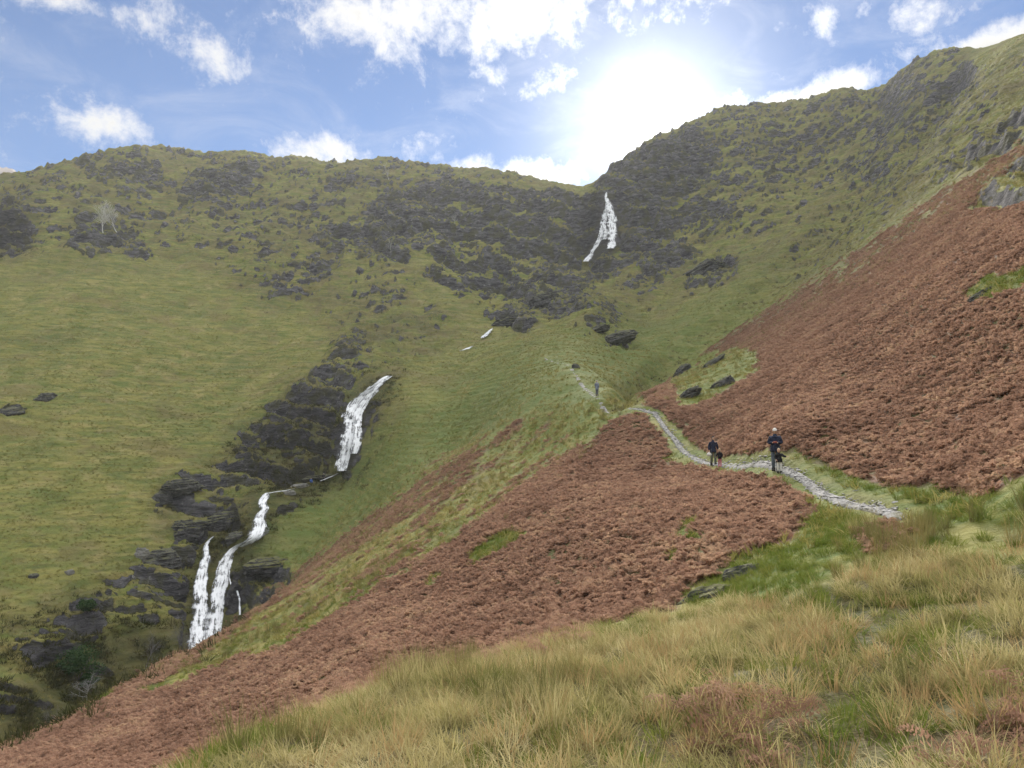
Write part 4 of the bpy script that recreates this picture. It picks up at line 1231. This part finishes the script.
def leafy_bush(u, v, wpx, hpx, label, mat, seed):
    p = hit(u, v); s = m_per_px(u, v); rg = np.random.default_rng(seed); W, H = wpx * s, hpx * s
    o = thing('evergreen_bush', label, 'bush', tuple(p)); V, Fc = [], []
    for _ in range(5):
        a = rg.uniform(0, 6.28); skin_free_limb(V, Fc, (0, 0, -.2), (math.cos(a) * W * .3, math.sin(a) * W * .3, H * .7), .06, .02)
    mesh_object('stem', V, Fc, BARK_GREY, o); V, Fc = [], []
    cl = [(rg.normal(0, W * .2), rg.normal(0, W * .2), H * rg.uniform(.3, .85), rg.uniform(.14, .3) * W) for _ in range(16)]
    for cx, cy, cz, cr in cl:
        for _ in range(170):
            d = rg.normal(size=3); d /= np.linalg.norm(d); q = np.array([cx, cy, cz]) + d * cr * rg.uniform(.55, 1.05) * np.array([1, 1, .8])
            t1 = rg.normal(size=3); t1 /= np.linalg.norm(t1); t2 = np.cross(t1, d); t2 /= np.linalg.norm(t2) + 1e-6; l = rg.uniform(.10, .2)
            b = len(V); V += [tuple(q - t1 * l), tuple(q + t2 * l * .5), tuple(q + t1 * l), tuple(q - t2 * l * .5)]; Fc.append((b, b + 1, b + 2, b + 3))
    mesh_object('foliage', V, Fc, mat, o, smooth=False)
    return o


M_EVER = leaf_material('evergreen', [(.018, .045, .018), (.045, .085, .030), (.07, .11, .035)], .3, .2, 2.5)
leafy_bush(78, 680, 34, 26, 'dark green evergreen bush in the ravine, the largest', M_EVER, 1)
leafy_bush(86, 612, 14, 10, 'small dark green bush under the crag of the ravine rim', M_EVER, 2)
leafy_bush(87, 688, 12, 12, 'small green bush beside the pale bare tree at the bottom of the ravine', M_EVER, 3)


# ------------------------------------------------------------------ people
SKIN = flat_mat('skin', (.55, .36, .27), .6, .08); NAVY = flat_mat('navy_cloth', (.022, .028, .055), .8); BLACK = flat_mat('black_cloth', (.012, .012, .016), .75)
WHITE = flat_mat('white_cloth', (.74, .72, .68), .85, .06); SLATE = flat_mat('slate_trousers', (.10, .12, .15), .85); OLIVE_T = flat_mat('olive_trousers', (.12, .13, .10), .85)
BLUEGREY = flat_mat('blue_grey_cloth', (.19, .22, .31), .85); DUSK = flat_mat('dusky_blue_cloth', (.07, .075, .13), .85); PINK = flat_mat('pink_cloth', (.55, .17, .22), .85)
HAIR_F = flat_mat('fair_hair', (.52, .39, .24), .7); HAIR_D = flat_mat('dark_hair', (.05, .04, .035), .7); BOOT = flat_mat('boot_leather', (.02, .018, .017), .6)
EYE = flat_mat('eye', (.02, .018, .016), .3); BLUE = flat_mat('blue_cloth', (.05, .11, .34), .85); RED = flat_mat('red_plastic', (.42, .09, .07), .4); GREY_HAT = flat_mat('grey_cloth', (.35, .34, .36), .9)


def grow(edges, joints, radii, root, levels=2):
    """a continuous skin over a skeleton of joints; returns vertices and faces"""
    names = list(joints); me = bpy.data.meshes.new('grow')
    me.from_pydata([joints[k] for k in names], [(names.index(a), names.index(b)) for a, b in edges], []); me.update()
    o = bpy.data.objects.new('grow', me); C.objects.link(o)
    md = o.modifiers.new('skin', 'SKIN'); md.use_smooth_shade = True; md.branch_smoothing = .4
    sub = o.modifiers.new('sub', 'SUBSURF'); sub.levels = levels; sub.render_levels = levels
    for i, k in enumerate(names):
        r = radii[k]; r = r if isinstance(r, tuple) else (r, r)
        me.skin_vertices[0].data[i].radius = r; me.skin_vertices[0].data[i].use_root = (k == root)
    dg = bpy.context.evaluated_depsgraph_get(); ev = o.evaluated_get(dg); m2 = ev.to_mesh()
    V = [tuple(v.co) for v in m2.vertices]; Fq = [tuple(p.vertices) for p in m2.polygons]
    ev.to_mesh_clear(); bpy.data.objects.remove(o); bpy.data.meshes.remove(me)
    return V, Fq


def merge(parts):
    V, Fc = [], []
    for v, f in parts:
        b = len(V); V += v; Fc += [tuple(i + b for i in q) for q in f]
    return V, Fc


def ball(c, rad, seg=16, rings=10, fn=None):
    V, Fc = [], []
    for i in range(rings + 1):
        t = math.pi * i / rings
        for k in range(seg):
            p = 2 * math.pi * k / seg; d = np.array([math.sin(t) * math.cos(p), math.sin(t) * math.sin(p), math.cos(t)])
            q = d * np.array(rad)
            if fn is not None: q = fn(d, q)
            V.append(tuple(np.array(c) + q))
    for i in range(rings):
        for k in range(seg):
            Fc.append((i * seg + k, (i + 1) * seg + k, (i + 1) * seg + (k + 1) % seg, i * seg + (k + 1) % seg))
    return V, Fc


def head_shape(c, s, yaw=0, nod=0):
    """skull, jaw, nose and ears facing -Y"""
    def fn(d, q):
        q = q.copy()
        if d[2] < 0: q[0] *= 1 - .28 * (-d[2]); q[1] *= 1 - .12 * (-d[2])
        nose = math.exp(-((d[0] / .16) ** 2 + ((d[2] + .12) / .22) ** 2)) * (d[1] < 0)
        q[1] -= .022 * s * nose
        brow = math.exp(-((d[2] - .14) / .12) ** 2) * (d[1] < -.5); q[1] -= .006 * s * brow
        ear = math.exp(-((d[1] - .05) / .16) ** 2 - ((d[2] + .02) / .25) ** 2); q[0] += math.copysign(.020 * s * ear * (abs(d[0]) > .8), d[0])
        return q
    V, Fc = ball((0, 0, 0), (.075 * s, .095 * s, .118 * s), 24, 16, fn)
    M3 = np.array(Matrix.Rotation(yaw, 3, 'Z') @ Matrix.Rotation(nod, 3, 'X'))
    V = [tuple(np.array(c) + M3 @ np.array(v)) for v in V]
    return (V, Fc), M3


def hand(wrist, direction, palm_normal, s, curl=.5, mirror=1):
    """palm with four unequal curled fingers and a thumb from its side"""
    d = np.array(direction, float); d /= np.linalg.norm(d); n = np.array(palm_normal, float); n -= d * (n @ d); n /= np.linalg.norm(n); w = np.cross(d, n) * mirror
    P = np.array(wrist, float); j = {'wrist': tuple(P), 'palm': tuple(P + d * .045 * s), 'knuckle': tuple(P + d * .085 * s)}; r = {'wrist': (.026 * s, .018 * s), 'palm': (.036 * s, .015 * s), 'knuckle': (.038 * s, .013 * s)}
    parts = [grow([('wrist', 'palm'), ('palm', 'knuckle')], j, r, 'wrist', 1)]
    for i, (off, L) in enumerate([(-.029, .070), (-.010, .080), (.010, .075), (.028, .058)]):
        b = P + d * .078 * s + w * off * s; a = curl; pts = [b]; dd = d.copy()
        for k, q in enumerate((.45, .32, .23)):
            dd = d * math.cos(a) + n * math.sin(a); pts.append(pts[-1] + dd * L * q * s); a += curl
        nm = ['a', 'b', 'c', 'e']; parts.append(grow([('a', 'b'), ('b', 'c'), ('c', 'e')], dict(zip(nm, map(tuple, pts))), dict(zip(nm, [.0095 * s, .009 * s, .008 * s, .0065 * s])), 'a', 1))
    t0 = P + d * .022 * s - w * .026 * s; t1 = t0 + (d * .6 - w * .7 + n * .3) * .038 * s; t2 = t1 + (d * .85 - w * .15 + n * .45) * .034 * s
    parts.append(grow([('a', 'b'), ('b', 'c')], {'a': tuple(t0), 'b': tuple(t1), 'c': tuple(t2)}, {'a': .012 * s, 'b': .010 * s, 'c': .007 * s}, 'a', 1))
    return merge(parts)


def person(loc, rz, label, height=1.75, pose=None, jacket=NAVY, trousers=SLATE, hat=None, hair=HAIR_D, child=False, boots=BOOT, coat=.0, hair_long=False, headyaw=0, nod=.15, bulk=1.0):
    """one figure facing -Y; pose overrides joints given for a 1.75 m adult"""
    J = dict(pelvis=(0, 0, .95), belly=(0, 0, 1.10), chest=(0, .005, 1.30), neck=(0, .01, 1.47), crown=(0, -.005, 1.56),
             shL=(.175, .01, 1.385), elL=(.23, .04, 1.13), wrL=(.24, -.04, .89), shR=(-.175, .01, 1.385), elR=(-.23, .04, 1.13), wrR=(-.24, -.04, .89),
             hiL=(.09, 0, .90), knL=(.10, -.03, .50), anL=(.10, .02, .09), toL=(.11, -.15, .03), hiR=(-.09, 0, .90), knR=(-.10, -.03, .50), anR=(-.10, .02, .09), toR=(-.11, -.15, .03))
    if pose: J.update(pose)
    s = height / 1.75; hs = s * (1.35 if child else 1.0)
    if child:                                     # short limbs, larger head
        for k in J:
            x, y, z = J[k]; J[k] = (x * .95, y, z * .94 if z > 1.3 else z * .95)
    S = {k: tuple(np.array(v) * s) for k, v in J.items()}
    E = [('pelvis', 'belly'), ('belly', 'chest'), ('chest', 'neck'), ('neck', 'crown'), ('chest', 'shL'), ('shL', 'elL'), ('elL', 'wrL'), ('chest', 'shR'), ('shR', 'elR'), ('elR', 'wrR'),
         ('pelvis', 'hiL'), ('hiL', 'knL'), ('knL', 'anL'), ('anL', 'toL'), ('pelvis', 'hiR'), ('hiR', 'knR'), ('knR', 'anR'), ('anR', 'toR')]
    rad = dict(pelvis=(.13, .10), belly=(.12, .09), chest=(.14, .10), neck=.062, crown=.058, shL=.062, elL=.042, wrL=.028, shR=.062, elR=.042, wrR=.028,
               hiL=.085, knL=.056, anL=.034, toL=.020, hiR=.085, knR=.056, anR=.034, toR=.020)
    rr = {k: (tuple(np.array(v) * s) if isinstance(v, tuple) else v * s) for k, v in rad.items()}
    o = thing('person', label, 'person', tuple(loc), rz)
    hc = tuple(np.array(S['crown']) + np.array([0, -.015, .075]) * hs)
    hd, M3 = head_shape(hc, hs, headyaw, nod)
    parts = [grow(E, S, rr, 'pelvis', 2), hd]
    for sd, mir in (('L', 1), ('R', -1)):
        d = np.array(S['wr' + sd]) - np.array(S['el' + sd]); pn = (-mir * 1.0, -.2, .0) if abs(d[2]) > abs(d[0]) else (0, -.4, 1)
        parts.append(hand(S['wr' + sd], d, pn, s * (1.1 if child else 1), .45, mir))
    V, Fc = merge(parts); mesh_object('body', V, Fc, SKIN, o)
    for sx in (-1, 1):
        V, Fc = ball(tuple(np.array(hc) + M3 @ (np.array((sx * .031, -.086, .018)) * hs)), (.011 * hs,) * 3, 8, 6); mesh_object('eye', V, Fc, EYE, o)
    V, Fc = ball(tuple(np.array(hc) + M3 @ (np.array((0, -.083, -.052)) * hs)), (.022 * hs, .008 * hs, .006 * hs), 10, 6); mesh_object('mouth', V, Fc, PINK, o)
    # jacket
    jn = ['belly', 'chest', 'shL', 'elL', 'shR', 'elR']; Jk = {k: S[k] for k in jn}
    hem = np.array(S['pelvis']) + np.array([0, 0, .02]) * s; Jk['hem'] = tuple(hem); Jk['collar'] = tuple(np.array(S['neck']) * .8 + np.array(S['chest']) * .2)
    for sd in 'LR': Jk['cu' + sd] = tuple(np.array(S['wr' + sd]) * .93 + np.array(S['el' + sd]) * .07)
    b = bulk * s
    rk = dict(belly=(.18 * b, .14 * b), chest=(.185 * b, .15 * b), hem=(.15 * b, .12 * b), collar=(.075 * b, .075 * b), shL=.105 * b, elL=.082 * b, cuL=.058 * b, shR=.105 * b, elR=.082 * b, cuR=.058 * b)
    V, Fc = grow([('hem', 'belly'), ('belly', 'chest'), ('chest', 'collar'), ('chest', 'shL'), ('shL', 'elL'), ('elL', 'cuL'), ('chest', 'shR'), ('shR', 'elR'), ('elR', 'cuR')], Jk, rk, 'belly', 2)
    def sleeve_tube(rings, n=24):
        tv, tf = [], []
        for (cx, cy, cz, rx, ry) in rings:
            for k in range(n):
                t = 2 * math.pi * k / n; tv.append((cx + rx * math.cos(t), cy + ry * math.sin(t) , cz))
        for i in range(len(rings) - 1):
            for k in range(n): tf.append((i * n + k, i * n + (k + 1) % n, (i + 1) * n + (k + 1) % n, (i + 1) * n + k))
        return tv, tf
    be, pe, ne = np.array(S['belly']), np.array(S['pelvis']), np.array(S['neck']); dz = np.array([0, 0, .17 + coat]) * s
    skirt = [tuple(be + (pe - be) * t) + (a_ * b, c_ * b) for t, a_, c_ in ((.0, .168, .135), (.35, .178, .145), (.7, .186, .152), (1.0, .192, .158))]
    skirt += [tuple(pe - dz * t) + (a_ * b, c_ * b) for t, a_, c_ in ((.5, .196, .160), (.97, .198, .162), (1.0, .186, .150), (.9, .176, .142))] if not pose or 'pelvis' not in pose else []
    collar = [tuple(ne + np.array([0, 0, z_]) * s) + (r_ * s, r_ * s) for z_, r_ in ((-.07, .125), (-.03, .095), (.01, .078), (.055, .074), (.06, .066), (.03, .062))]
    V, Fc = merge([(V, Fc), sleeve_tube(skirt), sleeve_tube(collar)])
    mesh_object('jacket', V, Fc, jacket, o)
    tj = {k: S[k] for k in ('pelvis', 'hiL', 'knL', 'anL', 'hiR', 'knR', 'anR')}
    tr = dict(pelvis=(.13 * s, .105 * s), hiL=.098 * s, knL=.082 * s, anL=.070 * s, hiR=.098 * s, knR=.082 * s, anR=.070 * s)
    V, Fc = grow([('pelvis', 'hiL'), ('hiL', 'knL'), ('knL', 'anL'), ('pelvis', 'hiR'), ('hiR', 'knR'), ('knR', 'anR')], tj, tr, 'pelvis', 2); mesh_object('trousers', V, Fc, trousers, o)
    for sd in 'LR':
        an, to = np.array(S['an' + sd]), np.array(S['to' + sd])
        V, Fc = grow([('a', 'h'), ('h', 't')], {'a': tuple(an + np.array([0, 0, .05 * s])), 'h': tuple(an + np.array([0, .02, -.035]) * s), 't': tuple(an + (to - an) * 1.22)}, {'a': .078 * s, 'h': .072 * s, 't': (.062 * s, .046 * s)}, 'h', 1); mesh_object('boot', V, Fc, boots, o)
    if hat:
        def cap(d, q):
            q = q.copy(); q[2] = max(q[2], .028 * hs); return q
        V, Fc = ball((0, 0, 0), (.096 * hs, .116 * hs, .122 * hs), 20, 14, cap); V = [tuple(np.array(hc) + M3 @ (np.array(v) + np.array([0, .008, .022]) * hs)) for v in V]
        mesh_object('hat', V, Fc, hat, o)
    else:
        def mop(d, q):
            q = q.copy() * (1 + .05 * math.sin(d[0] * 17) * math.sin(d[2] * 13))
            if d[1] < -.25 and d[2] < .45: q *= .80
            if hair_long and d[1] > -.1 and d[2] < 0: q[2] *= 1.7
            return q
        V, Fc = ball((0, 0, 0), (.085 * hs, .104 * hs, .125 * hs), 22, 16, mop); V = [tuple(np.array(hc) + M3 @ (np.array(v) + np.array([0, .012, .012]) * hs)) for v in V]
        mesh_object('hair', V, Fc, hair, o)
    return o


def stand(u, v):
    p = hit(u, v)
    p[2] = max(p[2], float(ground_at(p[0], p[1], GZ_TREAD)) - .03)
    return p


def facing(p, extra=0.0):
    """turn -Y of a figure towards the viewpoint"""
    return -math.atan2(p[0], p[1]) + extra


ARMS_FRONT = dict(elL=(.25, .03, 1.14), wrL=(.08, -.22, 1.16), elR=(-.25, .03, 1.14), wrR=(-.08, -.22, 1.16), knL=(.09, -.05, .50), anL=(.08, .04, .09), toL=(.09, -.13, .03), anR=(-.09, -.02, .09), toR=(-.10, -.19, .03))
p_man = stand(776, 471)
person(p_man, facing(p_man), 'man in a white woolly hat and navy jacket, hands held together in front', 1.78, ARMS_FRONT, NAVY, SLATE, hat=WHITE, nod=.25, bulk=1.08)
p_kid = stand(779.5, 473)
person(p_kid, facing(p_kid), 'toddler in a black jacket and white trousers standing before the man in the white hat', 1.02,
       dict(elL=(.36, -.02, 1.22), wrL=(.55, -.08, 1.20), elR=(-.22, .02, 1.14), wrR=(-.19, -.12, .96)), BLACK, WHITE, hair=HAIR_F, child=True, bulk=1.15)
p_w = stand(713.5, 466)
person(p_w, facing(p_w, .25), 'walker in a navy jacket carrying a white bag, second figure along the path', 1.72,
       dict(elL=(.25, 0, 1.15), wrL=(.29, -.06, .95), elR=(-.24, .03, 1.13), wrR=(-.25, -.05, .88), knL=(.10, -.10, .52), anL=(.10, -.10, .09), toL=(.11, -.27, .05), anR=(-.10, .12, .10), toR=(-.11, -.05, .03)),
       NAVY, OLIVE_T, hair=HAIR_D, nod=.1, headyaw=.4)
p_k2 = stand(720, 466.5)
person(p_k2, facing(p_k2, -.3), 'small child in black and pink beside the walker with the white bag', 1.05,
       dict(elR=(-.28, .0, 1.18), wrR=(-.36, -.02, 1.02)), BLACK, PINK, hair=HAIR_F, child=True, boots=PINK, bulk=1.1)
p_far = stand(597, 396)
person(p_far, facing(p_far, 2.6), 'walker in blue grey climbing the high path, alone', 1.74, dict(elL=(.25, .0, 1.16), wrL=(.22, -.16, 1.0)), BLUEGREY, DUSK, hat=GREY_HAT, coat=.12)
p_pool = stand(323.5, 482)
person(p_pool, facing(p_pool, .6), 'tiny figure in black standing on the ledge at the foot of the middle waterfall', 1.75, None, BLACK, BLACK, hat=GREY_HAT)
p_sit = stand(311, 483)
SIT = dict(pelvis=(0, .1, .20), belly=(0, .10, .36), chest=(0, .06, .56), neck=(0, .03, .73), crown=(0, .0, .82), shL=(.17, .05, .67), elL=(.24, -.06, .45), wrL=(.14, -.26, .40), shR=(-.17, .05, .67), elR=(-.24, -.06, .45), wrR=(-.14, -.26, .40),
           hiL=(.09, .06, .18), knL=(.13, -.34, .44), anL=(.13, -.52, .08), toL=(.14, -.68, .03), hiR=(-.09, .06, .18), knR=(-.13, -.34, .44), anR=(-.13, -.52, .08), toR=(-.14, -.68, .03))
person(p_sit, facing(p_sit, .3), 'tiny figure in blue sitting on the pale slab by the middle waterfall', 1.75, SIT, BLUE, BLUE, hair=HAIR_D)

# what they carry
def carried(name, owner, local, V, Fc, mat, label, cat):
    o = mesh_object(name, V, Fc, mat)
    a = owner[1]; l = np.array(local); c, s = math.cos(a), math.sin(a)
    o.location = (owner[0][0] + l[0] * c - l[1] * s, owner[0][1] + l[0] * s + l[1] * c, owner[0][2] + l[2]); o.rotation_euler = (0, 0, a)
    return tag(o, label, cat)


def sack(w, h, d):
    def fn(e, q):
        q = q.copy(); k = 1 - .45 * max(0, e[2]); q[0] *= k; q[1] *= k; q *= 1 + .07 * math.sin(e[0] * 9 + e[2] * 7); return q
    V, Fc = ball((0, 0, 0), (w / 2, d / 2, h / 2), 18, 12, fn)
    return V, Fc


V, Fc = sack(.30, .26, .2); carried('carrier_bag', (p_w, facing(p_w, .25)), (-.26, -.08, .66), V, Fc, WHITE, 'white carrier bag hanging from the hand of the walker in navy', 'bag')
bm = bmesh.new(); bmesh.ops.create_cube(bm, size=1); bmesh.ops.scale(bm, vec=(.15, .012, .075), verts=bm.verts); bmesh.ops.bevel(bm, geom=bm.edges[:], offset=.004, segments=2, affect='EDGES')
V = [tuple(v.co) for v in bm.verts]; Fc = [tuple(v.index for v in f.verts) for f in bm.faces]; bm.free()
carried('phone', (p_man, facing(p_man)), (0, -.33, 1.20), V, Fc, RED, 'small reddish phone held in both hands by the man in the white hat', 'phone')


# ------------------------------------------------------------------ air
def haze():
    top = float(GZ.max()) + 8; bot = float(GZ.min()) - 2; rad = 2750
    v = [(x, y, z) for z in (bot, top) for x, y in ((-rad, -rad), (rad, -rad), (rad, rad), (-rad, rad))]
    f = [(0, 3, 2, 1), (4, 5, 6, 7), (0, 1, 5, 4), (1, 2, 6, 5), (2, 3, 7, 6), (3, 0, 4, 7)]
    m, N, out = new_mat('air')
    pv = N.new('ShaderNodeVolumePrincipled'); pv.inputs['Color'].default_value = (.93, .96, 1, 1)
    pv.inputs['Density'].default_value = HAZE_DENSITY; pv.inputs['Anisotropy'].default_value = .25
    N.l.new(pv.outputs[0], out.inputs['Volume'])
    o = mesh_object('haze', v, f, m, smooth=False); tag(o, kind='stuff')


HAZE_DENSITY = .00013
haze()
